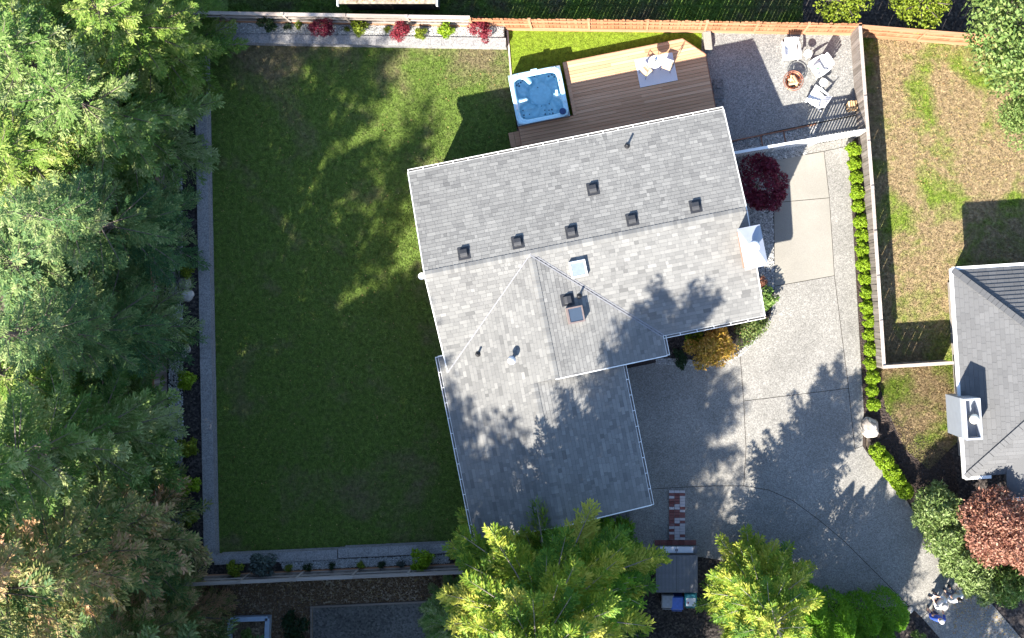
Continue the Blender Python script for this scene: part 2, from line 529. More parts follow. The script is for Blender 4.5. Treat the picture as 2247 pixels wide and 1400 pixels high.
struct('side_path', MB().sheet(gpoly([(988, 1196), (1045, 1160), (1400, 1080), (1440, 1100), (1430, 1200), (1100, 1236), (990, 1236)]), -0.008), M_ASPH)

# slabs: every panel is a piece of its own with a joint round it
def inset(poly, d):
    n = len(poly)
    ar = sum(poly[i][0] * poly[(i + 1) % n][1] - poly[(i + 1) % n][0] * poly[i][1] for i in range(n))
    if ar < 0: poly = poly[::-1]
    out = []
    for i in range(n):
        p0 = Vector(poly[i - 1]); p1 = Vector(poly[i]); p2 = Vector(poly[(i + 1) % n])
        d1 = (p1 - p0).normalized(); d2 = (p2 - p1).normalized()
        n1 = Vector((-d1.y, d1.x)); n2 = Vector((-d2.y, d2.x))
        b = (n1 + n2)
        if b.length < 1e-6: b = n1
        b.normalize()
        k = d / max(0.35, b.dot(n1))
        out.append(tuple(p1 + b * k))
    return out

drive = thing('driveway', None, None); drive['kind'] = 'structure'
ARC = [(1430, 1073), (1500, 1069), (1568, 1066), (1632, 1066), (1686, 1075), (1739, 1098), (1796, 1140), (1854, 1189), (1925, 1260), (1995, 1330)]
PAN = [
    ([(1340, 815), (1440, 795), (1505, 796), (1560, 806), (1608, 784), (1624, 778), (1632, 880), (1637, 985), (1632, 1066), (1568, 1066), (1500, 1069), (1430, 1073), (1380, 1078)], 'M'),
    ([(1624, 778), (1660, 742), (1690, 694), (1700, 628), (1831, 605), (1862, 852), (1632, 880)], 'M'),
    ([(1632, 880), (1862, 852), (1868, 912), (1876, 985), (1893, 978)] + [(1908, 1000), (1932, 1026), (1990, 1097), (2050, 1200), (2112, 1283), (2022, 1355), (1995, 1330)] + ARC[8:3:-1] + [(1632, 1066), (1637, 985)], 'M'),
    ([(1808, 332), (1862, 320), (1878, 600), (1896, 905), (1893, 978), (1876, 985), (1868, 912), (1862, 852), (1831, 605), (1820, 434)], 'M'),
    ([(1380, 1078)] + ARC + [(1885, 1338), (1826, 1322), (1700, 1250), (1620, 1235), (1380, 1200)], 'M'),
    ([(2022, 1355), (2112, 1283), (2166, 1312), (2275, 1440), (2140, 1490)], 'M'),
    ([(1693, 353), (1808, 332), (1820, 434), (1698, 445)], 'S'),
    ([(1698, 445), (1820, 434), (1831, 605), (1700, 628)], 'S'),
    ([(1768, 320), (1880, 299), (1862, 320), (1808, 332), (1772, 338)], 'M'),
]
for pts, k in PAN:
    poly = inset(gpoly(pts), 0.013)
    MB().prism(poly, -0.05, 0.012 + (0.004 if k == 'S' else 0)).build('slab', M_AGG if k == 'M' else M_CONC, drive)
struct('joint_bed', MB().sheet(gpoly([(1370, 800), (1700, 620), (1690, 350), (1865, 315), (1900, 985), (2110, 1285), (2020, 1356), (1880, 1334), (1700, 1245), (1390, 1195)]), -0.006), M_SOIL)

def patio_build():
    p = thing('patio', None, None); p['kind'] = 'structure'
    cuts = [([(1540, 64), (1871, 74), (1888, 250), (1700, 288), (1600, 312), (1535, 260)])]
    for c in cuts:
        MB().prism(inset(gpoly(c), 0.006), -0.05, 0.02).build('slab', M_PATIO, p)
    MB().prism(inset(gpoly([(1790, 272), (1888, 252), (1892, 292), (1795, 312)]), 0.006), -0.05, 0.018).build('slab', M_PATIO, p)
patio_build()
struct('gravel_strip', MB().sheet(gpoly([(1596, 312), (1792, 272), (1797, 314), (1770, 322), (1772, 340), (1694, 355), (1700, 630), (1690, 690), (1640, 690), (1580, 345)]), 0.002), M_GRAVELBED)
struct('entry_bed', MB().sheet(gpoly([(1420, 735), (1680, 660), (1702, 628), (1692, 694), (1662, 744), (1626, 780), (1560, 808), (1505, 798), (1430, 798)]), 0.006), M_MULCH)
# raised beds behind the retaining walls
ZB = 0.42
WBED = [(372, 60), (436, 60), (436, 95), (452, 600), (462, 1236), (372, 1262)]
NBED = [(430, 48), (1108, 60), (1108, 92), (430, 84)]
SBED = [(440, 1222), (988, 1206), (1000, 1232), (440, 1258)]
struct('west_bed', MB().prism(gpoly(WBED), -0.05, ZB), M_MULCH)
struct('north_bed', MB().prism(gpoly(NBED), -0.05, ZB + 0.006), M_GRAVELBED)
struct('south_bed', MB().prism(gpoly(SBED), -0.05, ZB + 0.003), M_MULCH)
#@@STRUCT_END

# ------------------------------------------------------------------ the house
UA = math.atan2(0.196, 0.9806)
U = Vector((math.cos(UA), math.sin(UA)))
AN, BN = 1194.5, 911.8
def HL(a, b, z=0.0):
    """photograph pixels in the house's own axes (a along the long ridge, b across) to house-local metres"""
    k = (H - z) / H / S
    return Vector(((a - AN) * k, -(b - BN) * k, z))
def PH(px, py, z=0.0):
    """photograph pixel to house-local metres"""
    return HL(px * 0.9806 - py * 0.196, px * 0.196 + py * 0.9806, z)
def scan(poly, q):
    xs = []
    n = len(poly)
    for i in range(n):
        (x0, y0), (x1, y1) = poly[i], poly[(i + 1) % n]
        if (y0 > q) != (y1 > q):
            xs.append(x0 + (q - y0) * (x1 - x0) / (y1 - y0))
    xs.sort()
    return [(xs[i], xs[i + 1]) for i in range(0, len(xs) - 1, 2)]

EZ = 3.05
house = thing('house', 'long grey shingled house with attached garage wing beside the green lawn', 'house', (0, 0, 0), UA)
aL, aR, bN, bR, bS = -7.30, 5.89, -6.838, -2.522, 1.793
cW, cE, gE = -7.585, 1.645, -0.196
cR, gR = -2.970, -3.8905
bU, bG, bW = 2.61, 8.507, 0.837
bV = 1.527
pm, pc = 0.225, 0.2096
# each plane: polygon in house (a,b), height function, eave frame: p axis and q (upslope) axis
def zN(a, b): return EZ + pm * (b - bN)
def zS(a, b): return EZ + pm * (bS - b)
def zW(a, b): return EZ + pc * (a - cW)
def zE(a, b): return EZ + pc * (cE - a)
def zG(a, b): return EZ + pc * (gE - a)
PLANES = [
    ([(aL, bN), (aR, bN), (aR, bR), (aL, bR)], zN, 'N', bN),
    ([(aL, bR), (-2.96, bR), (aL, bV)], zS, 'S', bS),
    ([(-2.96, bR), (aR, bR), (aR, bS), (cE, bS)], zS, 'S', bS),
    ([(cW, bW), (aL, bW), (aL, bV), (cR, -2.506), (cR, bU), (gR, bU), (gR, bG), (cW, bG)], zW, 'W', cW),
    ([(cR, -2.506), (cE, bS), (cE, bU), (cR, bU)], zE, 'E', cE),
    ([(gR, bU), (gE, bU), (gE, bG), (gR, bG)], zG, 'E', gE),
]
deck_mb = MB()
for poly, zf, k, e0 in PLANES:
    n = len(poly)
    top = [(a, -b, zf(a, b)) for a, b in poly]; bot = [(x, y, z - 0.14) for x, y, z in top]
    fs = [tuple(range(n)), tuple(range(2 * n - 1, n - 1, -1))]
    for i in range(n): fs.append((i, n + i, n + (i + 1) % n, (i + 1) % n))
    deck_mb.add(top + bot, fs)
M_DECKING = plain('roof_decking', (0.10, 0.10, 0.105), 0.9)
roof = deck_mb.build('roof', M_DECKING, house)

shr = random.Random(3)
EXP = 0.152
def shingle_rows(planes, exposure, wmin, wmax, rnd_, skipf=None):
    """yields (corner points low-left, low-right, up-right, up-left, tint, u, v, key) for every shingle"""
    for poly, zf, k, e0 in planes:
        sl = {'N': pm, 'S': pm}.get(k, pc)
        cosr = 1 / math.sqrt(1 + sl * sl); dq = exposure * cosr
        # polygon in (p,q)
        if k == 'N': pq = [(a, b - e0) for a, b in poly]; back = lambda p, q, e0=e0: (p, q + e0)
        elif k == 'S': pq = [(a, e0 - b) for a, b in poly]; back = lambda p, q, e0=e0: (p, e0 - q)
        elif k == 'W': pq = [(b, a - e0) for a, b in poly]; back = lambda p, q, e0=e0: (e0 + q, p)
        else: pq = [(b, e0 - a) for a, b in poly]; back = lambda p, q, e0=e0: (e0 - q, p)
        qmin = min(q for p, q in pq); qmax = max(q for p, q in pq)
        row = int(qmin / dq)
        while row * dq < qmax - 0.01:
            q0 = row * dq; q1 = min(q0 + dq * 0.945, qmax)
            for x0, x1 in scan(pq, row * dq + dq * 0.5):
                p = x0 - rnd_.uniform(0, 0.15); 
                while p < x1 - 0.005:
                    w = rnd_.choice((wmin, wmin * 1.35, (wmin + wmax) / 2, wmax * .85, wmax))
                    pa, pb = max(p, x0), min(p + w, x1)
                    p += w
                    if pb - pa < 0.03: continue
                    t = min(1, max(0, rnd_.gauss(0.52, 0.19)))
                    yield (k, zf, back, pa, pb, q0, q1, t, abs((pb - pa) - w) < 1e-6, w)
            row += 1

def shingle_pts(zf, back, pa, pb, q0, q1, th, gap):
    c = []
    for p, q, dz in ((pa + gap, q0, th), (pb - gap, q0, th), (pb - gap, q1, 0.005), (pa + gap, q1, 0.005),
                     (pa + gap, q0, -0.002), (pb - gap, q0, -0.002), (pb - gap, q1, -0.002), (pa + gap, q1, -0.002)):
        a, b = back(p, q)
        c.append((a, -b, zf(a, b) + dz))
    return c
SH_F = [(0, 1, 2, 3), (4, 5, 1, 0), (5, 6, 2, 1), (7, 4, 0, 3)]
allsh = list(shingle_rows(PLANES, EXP, 0.13, 0.37, shr))
# the full shingles nearest to the camera become parts of their own
cand = []
for i, (k, zf, back, pa, pb, q0, q1, t, full, w) in enumerate(allsh):
    if not full: continue
    a, b = back((pa + pb) / 2, (q0 + q1) / 2)
    wx, wy = a * U.x + b * 0.196, a * U.y - b * 0.9806
    d = wx * wx + wy * wy + (H - zf(a, b)) ** 2
    cand.append((w / d, i))
cand.sort(reverse=True)
own = set(i for _, i in cand[:298])
fv, ff, ft = [], [], []
cache = {}
for i, (k, zf, back, pa, pb, q0, q1, t, full, w) in enumerate(allsh):
    th = 0.011 + 0.003 * ((i * 7) % 5) / 5
    if i in own:
        tq = round(t * 6) / 6
        key = (k, zf.__name__, round(w, 4), tq, round(th, 4))
        a0, b0 = back((pa + pb) / 2, q0)
        org = Vector((a0, -b0, zf(a0, b0)))
        if key not in cache:
            pts = [Vector(x) - org for x in shingle_pts(zf, back, pa, pb, q0, q1, th, 0.003)]
            me = fast_mesh('shingle', np.array([tuple(x) for x in pts]), np.array(SH_F), np.full(8, tq))
            me.materials.append(M_SHINGLE); cache[key] = me
        o = link('shingle', cache[key], None, roof); o.location = org
    else:
        b_ = len(fv)
        fv += shingle_pts(zf, back, pa, pb, q0, q1, th, 0.003)
        ff += [tuple(x + b_ for x in f) for f in SH_F]
        ft += [t] * 8
me = fast_mesh('shingle_field', np.array(fv), np.array(ff), np.array(ft)); me.materials.append(M_SHINGLE)
fld = link('shingle_field', me, None, roof); fld['kind'] = 'stuff'

# ridge caps, one bent piece after another
def ridge_caps(p0, p1, zr, slope, n_name='ridge_cap', sl2=None):
    p0 = Vector(p0); p1 = Vector(p1); d = p1 - p0; L = d.length; d.normalize()
    s = Vector((-d.y, d.x)); step = 0.15; w = 0.15; n = int(L / step)
    meshes = []
    for tq in range(6):
        vs = []
        for along, dz in ((0, 0.034), (step * 1.04, 0.018)):
            for off in (-w, 0, w):
                q = d * along + s * off
                vs.append((q.x, q.y, dz - abs(off) * slope))
        vs += [(x, y, z - 0.02) for x, y, z in vs[:3]]
        me = fast_mesh(n_name, np.array(vs), np.array([(0, 1, 4, 3), (1, 2, 5, 4), (6, 7, 1, 0), (7, 8, 2, 1)]), np.full(9, 0.25 + tq * 0.12))
        me.materials.append(M_SHINGLE); meshes.append(me)
    for i in range(n):
        o = link(n_name, meshes[shr.randrange(6)], None, roof)
        q = p0 + d * (i * step); o.location = (q.x, q.y, zr)
ZR = EZ + pm * (bR - bN)
ridge_caps((aL, -bR), (aR, -bR), ZR, pm)
ridge_caps((cR, -bU), (cR, 2.42), EZ + pc * (cR - cW), pc)
ridge_caps((gR, -bG), (gR, -bU - 0.02), EZ + pc * (gR - cW), pc)
# metal valley flashings
def valley(a0, b0, a1, b1, zf, mat, w=0.05):
    m_ = MB()
    for off in (-w, w):
        m_.bar((a0 + off * .7, -b0 + off * .7, zf(a0, b0) + .026), (a1 + off * .7, -b1 + off * .7, zf(a1, b1) + .026), 0.05, 0.012)
    m_.build('valley_flashing', mat, roof)
M_FLASH = plain('valley_metal', (0.20, 0.20, 0.21), 0.5, 0.3)
valley(-2.96, bR, aL, bV, zS, M_FLASH, 0.02)
valley(cR, -2.506, cE, bS, zE, M_FLASH, 0.045)

# fascias, rakes, gutters with straps
def rake(a0, b0, a1, b1, zf):
    MB().bar((a0, -b0, zf(a0, b0) - 0.07), (a1, -b1, zf(a1, b1) - 0.07), 0.04, 0.17).build('rake_board', M_GUTTER, house)
for a in (aL - .02, aR + .02):
    rake(a, bN, a, bR, zN); rake(a, bR, a, bS if a > 0 else bV, zS)
rake(gR, bG + .02, cW, bG + .02, zW); rake(gR, bG + .02, gE, bG + .02, zG)
rake(cW, bW - .02, aL, bW - .02, zW); rake(cR, bU + .02, cE, bU + .02, zE)
M_GUTIN = plain('gutter_inside', (0.16, 0.15, 0.14), 0.8, 0, .3)
def gutter(a0, b0, a1, b1, out):
    p0 = Vector((a0, -b0, EZ - 0.05)); p1 = Vector((a1, -b1, EZ - 0.05)); o = Vector(out)
    m_ = MB()
    m_.bar(p0 + o * 0.115, p1 + o * 0.115, 0.022, 0.12)
    m_.bar(p0 + o * 0.012, p1 + o * 0.012, 0.015, 0.11)
    g = m_.build('gutter', M_GUTTER, house)
    m_ = MB(); m_.bar(p0 + o * 0.062 - Vector((0, 0, .05)), p1 + o * 0.062 - Vector((0, 0, .05)), 0.084, 0.015)
    m_.build('gutter_trough', M_GUTIN, g)
    n = max(1, int((p1 - p0).length / 0.62))
    me = None
    for i in range(n + 1):
        q = p0.lerp(p1, i / n)
        if me is None:
            s = MB().bar(o * -0.02, o * 0.125, 0.03, 0.012); me = s.mesh('strap'); me.materials.append(M_GUTTER)
        x = link('strap', me, None, g); x.location = q + Vector((0, 0, 0.055))
gutter(aL, bN, aR, bN, (0, 1, 0))
gutter(cE, bS, aR, bS, (0, -1, 0))
gutter(cE, bS, cE, bU, (1, 0, 0))
gutter(cW, bW, cW, bG, (-1, 0, 0))
gutter(gE, bU, gE, bG, (1, 0, 0))

# walls: main block, cross wing and garage below the roof
wm = MB()
def gable_block(a0, a1, b0, b1, along):
    if along == 'a':
        zt = lambda b: (zN(0, b) if b < bR else zS(0, b)) - 0.16
        prof = [(b0, 0), (b0, zt(b0)), (bR, zt(bR)), (b1, zt(b1)), (b1, 0)]
        vs = [(a, -b, z) for a in (a0, a1) for b, z in prof]
    else:
        prof = along
        vs = [(a, -b, z) for b in (b0, b1) for a, z in prof]
    n = len(prof)
    fs = [tuple(range(n)), tuple(range(2 * n - 1, n - 1, -1))] + [(i, (i + 1) % n, n + (i + 1) % n, n + i) for i in range(n)]
    wm.add(vs, fs)
gable_block(aL + .3, aR - .3, bN + .45, bS - .45, 'a')
pu = lambda a: min(zW(a, 0), zE(a, 0)) - .16
pg = lambda a: min(zW(a, 0), zG(a, 0)) - .16
gable_block(0, 0, -1.5, bU - .3, [(cW + .5, 0), (cW + .5, pu(cW + .5)), (cR, pu(cR)), (cE - .5, pu(cE - .5)), (cE - .5, 0)])
gable_block(0, 0, bU - .2, bG - .35, [(cW + .5, 0), (cW + .5, pg(cW + .5)), (gR, pg(gR)), (gE - .5, pg(gE - .5)), (gE - .5, 0)])
wm.build('wall', M_SIDING, house)
for bb in (4.1, 6.9):
    gd = MB().box((gE - .5 + .03, -bb, 1.1), (0.05, 2.3, 2.2)).build('garage_door', M_WHITE, house)
fd = MB().box((2.6, -(bS - .45) - .03, 1.05), (0.95, 0.05, 2.1)).build('front_door', plain('door_red', (0.25, 0.06, 0.04), .5), house)
for aa in (-4.5, -0.6, 3.2):
    wf = MB().box((aa, -(bN + .45) + .03, 1.5), (1.6, 0.06, 1.2)).build('window', M_WHITE, house)
    MB().box((aa, -(bN + .45) + .065, 1.5), (1.45, 0.02, 1.05)).build('pane', M_GLASS, wf)

# roof furniture
def roofpos(px, py):
    """where the roof is under a photograph pixel (solved by iteration)"""
    z = 3.5
    for _ in range(6):
        v = PH(px, py, z); a, b = v.x, -v.y
        zz = []
        for poly, zf, k, e0 in PLANES:
            if bool(inside(poly, np.array([a]), np.array([b]))[0]): zz.append((zf(a, b), k))
        if not zz: break
        z = max(zz)[0]; kk = max(zz)[1]
    return v, kk
def box_vent(px, py):
    v, k = roofpos(px, py)
    m_ = MB()
    w, l, h = 0.15, 0.17, 0.16
    nrm = {'N': (0, pm), 'S': (0, -pm), 'W': (-pc, 0), 'E': (pc, 0)}[k]
    g = Vector(nrm)       # downslope plan direction * slope
    dn = g.normalized(); sd = Vector((-dn.y, dn.x))
    def q(s_, d_, z_):
        return v + Vector((sd.x * s_ + dn.x * d_, sd.y * s_ + dn.y * d_, -d_ * g.length + z_))
    # flange
    m_.add([q(-.24, -.26, .03), q(.24, -.26, .03), q(.24, .26, .03), q(-.24, .26, .03)], [(0, 1, 2, 3)])
    prof = [(-l, 0.03), (-l * .6, h * .75), (0, h), (l, h * .96), (l, .05)]
    vs = [q(s_ * w, d_, z_) for s_ in (-1, 1) for d_, z_ in prof]
    n = len(prof)
    m_.add(vs, [tuple(range(n)), tuple(range(2 * n - 1, n - 1, -1))] + [(i, n + i, n + (i + 1) % n, (i + 1) % n) for i in range(n)])
    m_.build('roof_vent', M_DARKVENT, roof, bevel=0.015)
for px, py in ((1018, 556), (1136, 532), (1254, 509), (1387, 482), (1526, 453), (1301, 415), (1245, 658)):
    box_vent(px, py)
def pipe(px, py, h, r_, mat, cap=None, nm='vent_pipe'):
    v, k = roofpos(px, py)
    m_ = MB().tube([v + Vector((0, 0, -.1)), v + Vector((0, 0, h))], r_, 12)
    m_.lathe([(r_ * 2.6, 0.0), (r_ * 1.2, 0.09)], v + Vector((0, 0, .02)), 12)
    o = m_.build(nm, mat, roof, True)
    if cap: MB().lathe([(0.001, h + .16), (cap * .8, h + .14), (cap, h + .06), (cap, h - .02), (cap * .6, h - .06)], v, 18).build('pipe_cap', M_WHITE, o, True)
pipe(1376, 321, 0.35, 0.045, M_BLACK)
pipe(1271, 650, 0.32, 0.045, M_BLACK)
pipe(1049, 777, 0.30, 0.045, M_BLACK)
pipe(1124, 790, 0.35, 0.07, M_GALV, 0.15)
def skylight(px, py, w, hgt, glassm, tone):
    v, k = roofpos(px, py)
    tilt = {'S': (math.atan(pm), 'X'), 'E': (math.atan(pc), 'Y')}[k]
    m_ = MB()
    fr = 0.06
    for sx in (-1, 1): m_.box((sx * w / 2, 0, hgt / 2), (fr, w + fr, hgt))
    for sy in (-1, 1): m_.box((0, sy * w / 2, hgt / 2 - .003), (w - fr, fr, hgt))
    rot = Matrix.Rotation(tilt[0], 4, tilt[1])
    o = m_.build('skylight', tone, roof); o.matrix_local = Matrix.Translation(v) @ rot
    MB().box((0, 0, hgt - .03), (w - .05, w - .05, .012)).build('glass', glassm, o)
M_GLASS2 = plain('pale_dome', (0.16, 0.19, 0.24), 0.12, 0, .08, 5, .8)
skylight(1269, 588, 0.60, 0.22, M_GLASS2, M_WHITE)
skylight(1261, 691, 0.60, 0.30, M_GLASS, plain('bronze_frame', (0.17, 0.13, 0.12), .5))

# chimney on the gable end with a folded sheet-metal cap
ZC = 4.85
c0 = HL(1488, 809.5, ZC); c1 = HL(1539, 901, ZC)
cx, cy = (c0.x + c1.x) / 2, (c0.y + c1.y) / 2; hx, hy = abs(c1.x - c0.x) / 2, abs(c1.y - c0.y) / 2
chim = MB().box((cx, cy, (ZC - .06) / 2), (hx * 2 - .16, hy * 2 - .16, ZC - .06)).build('chimney', M_SIDING, house)
m_ = MB()
vs = [(cx - hx, cy - hy, ZC - .05), (cx + hx, cy - hy, ZC - .05), (cx + hx, cy + hy, ZC - .05), (cx - hx, cy + hy, ZC - .05)]
vs += [(x, y, z + .05) for x, y, z in vs] + [(cx - .16, cy - .16, ZC + .16), (cx + .16, cy - .16, ZC + .16), (cx + .16, cy + .16, ZC + .16), (cx - .16, cy + .16, ZC + .16)]
m_.add(vs, [(3, 2, 1, 0), (0, 1, 5, 4), (1, 2, 6, 5), (2, 3, 7, 6), (3, 0, 4, 7), (4, 5, 9, 8), (5, 6, 10, 9), (6, 7, 11, 10), (7, 4, 8, 11), (8, 9, 10, 11)])
cap = m_.build('chimney_cap', M_GALV, chim)
m_ = MB().lathe([(.19, .15), (.19, .19), (.15, .2), (.15, .42), (.22, .44), (.22, .56), (.16, .6), (.001, .63)], (cx, cy, ZC), 24)
m_.build('flue_cap', M_WHITE, chim, True)

# small white round dish on the west gable peak
v = PH(926, 606, 3.86)
d = thing('round_dish', 'small white round dish on a short arm at the west roof peak', 'dish', (0, 0, 0), UA)
m_ = MB().lathe([(0.001, .02), (.08, .03), (.13, .07), (.14, .09), (.12, .06), (.001, .0)], v, 18)
m_.build('dish', M_WHITE, d, True)
MB().tube([v, v + Vector((.28, .03, .02))], .02, 8).build('arm', M_WHITE, d)

# ------------------------------------------------------------------ deck, step, hot tub
ZD = 0.45
deck = thing('deck', 'brown plank deck with a cut corner behind the house', 'deck', (0, 0, 0), UA)
dk = (H - ZD) / H / S
def da(a): return (a - AN) * dk
def db(b): return (b - BN) * dk
dpoly = [(da(1184), db(377)), (da(1452), db(377)), (da(1495), db(420)), (da(1493), db(580)), (da(1058), db(580)), (da(1061), db(495)), (da(1184), db(495))]
bw, bgp = 0.132, 0.013
m_ = MB(); q = db(377) + .0
row = 0
while q < db(580) - .02:
    ivs = scan(dpoly, min(q + bw / 2, db(580) - .001))
    for x0, x1 in ivs:
        cut = [x0, x1]
        if x1 - x0 > 5: cut = [x0, x0 + (x1 - x0) * (0.35 + 0.3 * ((row * 5) % 3) / 2), x1]
        for i in range(len(cut) - 1):
            l = cut[i + 1] - cut[i] - .006
            # follow the slanted corner
            e0 = 0.0
            bm_ = MB()
            xs0 = scan(dpoly, q + .004); xs1 = scan(dpoly, min(q + bw - .004, db(580) - .001))
            xr0 = xs0[-1][1] if xs0 and i == len(cut) - 2 else cut[i + 1]; xr1 = xs1[-1][1] if xs1 and i == len(cut) - 2 else cut[i + 1]
            mid = (cut[i] + .003, q)
            bm_.prism([(0, 0), (xr0 - mid[0], 0), (xr1 - mid[0], -bw), (0, -bw)], -.028, 0.0)
            o = bm_.build('deck_board', M_DECK, deck); o.location = (mid[0], -q, ZD)
    q += bw + bgp; row += 1
# rim boards run round the edge, framing below
def rim(p0, p1):
    d_ = Vector((p1[0] - p0[0], -(p1[1] - p0[1]), 0)).normalized()
    MB().bar((p0[0], -p0[1], ZD - .12), (p1[0], -p1[1], ZD - .12), .035, .25).build('rim_board', M_EDGE, deck)
for i in range(len(dpoly)):
    if i == 3: continue
    rim(dpoly[i], dpoly[(i + 1) % len(dpoly)])
bo = MB().box(((dpoly[0][0] + .075), -(db(377) + db(495)) / 2, ZD + .003), (.14, (db(495) - db(377)), .026)).build('border_board', M_DECK, deck)

steps = thing('deck_step', 'low two-board wooden step at the deck end beside the lawn', 'step', (0, 0, 0), UA)
s0 = HL(1036, 505, .2); s1 = HL(1060, 537, .2)
for i in range(2):
    w = (s1.x - s0.x) / 2
    MB().box((s0.x + w * (i + .5), (s0.y + s1.y) / 2, .2 - .015), (w - .015, abs(s1.y - s0.y), .03)).build('tread', M_DECK, steps)
for yy in (s0.y - .04, s1.y + .04):
    MB().box(((s0.x + s1.x) / 2, yy, .09), (s1.x - s0.x - .04, .04, .17)).build('stringer', M_EDGE, steps)

ZT = 0.93
t0 = HL(1060, 380, ZT); t1 = HL(1176.5, 493, ZT)
tcx, tcy = (t0.x + t1.x) / 2, (t0.y + t1.y) / 2; thx, thy = (t1.x - t0.x) / 2, (t0.y - t1.y) / 2
tubw = Matrix.Rotation(UA, 4, 'Z') @ Vector((tcx, tcy, 0))
tub = thing('hot_tub', 'square pale blue hot tub set into the corner of the wooden deck', 'hot tub', (tubw.x, tubw.y, 0), UA)
M_TUB = plain('tub_acrylic', (0.44, 0.68, 0.76), 0.22, 0, 0.10, 7, .5)
M_TUBSIDE = plain('tub_side', (0.16, 0.17, 0.20), 0.6)
M_JET = plain('tub_jet', (0.02, 0.05, 0.10), 0.3)
n = 88
def tub_h(x, y):
    ax, ay = abs(x) / thx, abs(y) / thy
    rr = (ax ** 7 + ay ** 7) ** (1 / 7)
    if rr > 0.97: return -.03 * (rr - .97) / .03
    e = 1 - rr
    z = 0.0
    # moulded basin: rim, seat ring, footwell, armrests between the seats
    def sm(a_, b_, t): t = min(1, max(0, (t - a_) / (b_ - a_))); return t * t * (3 - 2 * t)
    z -= 0.25 * sm(0.13, 0.24, e)
    r_ = math.hypot(x - .05, y - .10)
    z -= 0.15 * sm(0.64, 0.40, r_)
    th = math.atan2(y - .1, x - .05)
    if r_ > .5:
        arm = max(0, math.cos(2.5 * th + .9)) ** 10
        z += 0.22 * arm * sm(.16, .24, e) * sm(.5, .62, r_)
        z += 0.065 * math.sin(9 * th + 4 * r_) * sm(.2, .3, e)
    # lounge seat along the house side
    if y < -.48: z += -.05 + .05 * math.sin(x * 3.2 + .4) * sm(.2, .28, e)
    return z
vs, fs = [], []
for j in range(n + 1):
    for i in range(n + 1):
        x = -thx + 2 * thx * i / n; y = -thy + 2 * thy * j / n
        vs.append((x, y, ZT + tub_h(x, y)))
for j in range(n):
    for i in range(n):
        a = j * (n + 1) + i
        fs.append((a, a + 1, a + n + 2, a + n + 1))
MB().add(vs, fs).build('shell', M_TUB, tub, True)
MB().box((0, 0, (ZT - .05) / 2), (thx * 2 - .08, thy * 2 - .08, .12)).build('base', M_TUBSIDE, tub)
cb = MB()
for sx in (-1, 1): cb.box((sx * (thx - .03), 0, (ZT - .035) / 2), (.03, thy * 2 - .03, ZT - .035))
for sy in (-1, 1): cb.box((0, sy * (thy - .03), (ZT - .035) / 2), (thx * 2 - .1, .03, ZT - .035))
cb.build('cabinet', M_TUBSIDE, tub)
wmat, nt, bs, out = new_mat('tub_water')
tr = nt.nodes.new('ShaderNodeBsdfTransparent'); tr.inputs[0].default_value = (0.86, 0.965, 0.985, 1)
gl = nt.nodes.new('ShaderNodeBsdfGlossy'); gl.inputs['Roughness'].default_value = 0.03
fz = nt.nodes.new('ShaderNodeFresnel'); fz.inputs[0].default_value = 1.33
mx = nt.nodes.new('ShaderNodeMixShader')
nn = noise(nt, texco(nt), 6.0, 3)
bp = nt.nodes.new('ShaderNodeBump'); bp.inputs['Strength'].default_value = .5; bp.inputs['Distance'].default_value = .03
nt.links.new(nn, bp.inputs['Height']); nt.links.new(bp.outputs[0], gl.inputs['Normal'])
nt.links.new(fz.outputs[0], mx.inputs[0]); nt.links.new(tr.outputs[0], mx.inputs[1]); nt.links.new(gl.outputs[0], mx.inputs[2])
nt.links.new(mx.outputs[0], out.inputs['Surface'])
MB().sheet([(-thx * .84, -thy * .84), (thx * .84, -thy * .84), (thx * .84, thy * .84), (-thx * .84, thy * .84)], ZT - .13).build('water', wmat, tub)
jr = random.Random(5)
def tubp(px, py):
    v = PH(px, py, ZT - .1); return v.x - tcx, v.y - tcy
jets = [(1137, 183), (1142, 180), (1134, 186), (1139, 188), (1146, 176), (1130, 181), (1173, 163), (1172, 166), (1211, 162), (1216, 167), (1203, 165), (1219, 162), (1213, 157),
        (1147, 241), (1149, 251), (1149, 258), (1161, 249), (1195, 241), (1204, 240), (1211, 239), (1196, 249), (1206, 248), (1213, 247), (1179, 189), (1205, 226), (1188, 231), (1225, 163), (1228, 177)]
jm = MB().lathe([(.001, .012), (.022, .012), (.03, 0)], (0, 0, 0), 10).mesh('jet'); jm.materials.append(M_JET)
for px, py in jets:
    x, y = tubp(px, py)
    o = link('jet', jm, None, tub); o.location = (x, y, ZT + tub_h(x, y) + .004); o.scale = (jr.uniform(.8, 1.5),) * 2 + (1,)
x, y = tubp(1235, 245)
MB().lathe([(.001, .03), (.13, .03), (.145, .005)], (x, y, ZT), 24).build('filter_lid', plain('tub_navy', (.02, .045, .13), .35), tub)
for px, py, rz in ((1172, 155, .0), (1213, 152, .2), (1135, 235, 1.45), (1222, 205, 1.5), (1133, 172, .9)):
    x, y = tubp(px, py)
    MB().box((x, y, ZT + .005), (.28, .11, .05), rz).build('headrest', M_WHITE if px == 1135 else M_TUB, tub, bevel=.02)
x, y = tubp(1141, 251)
MB().box((x, y, ZT + .01), (.04, .11, .03), .1).build('control_panel', M_WHITE, tub)

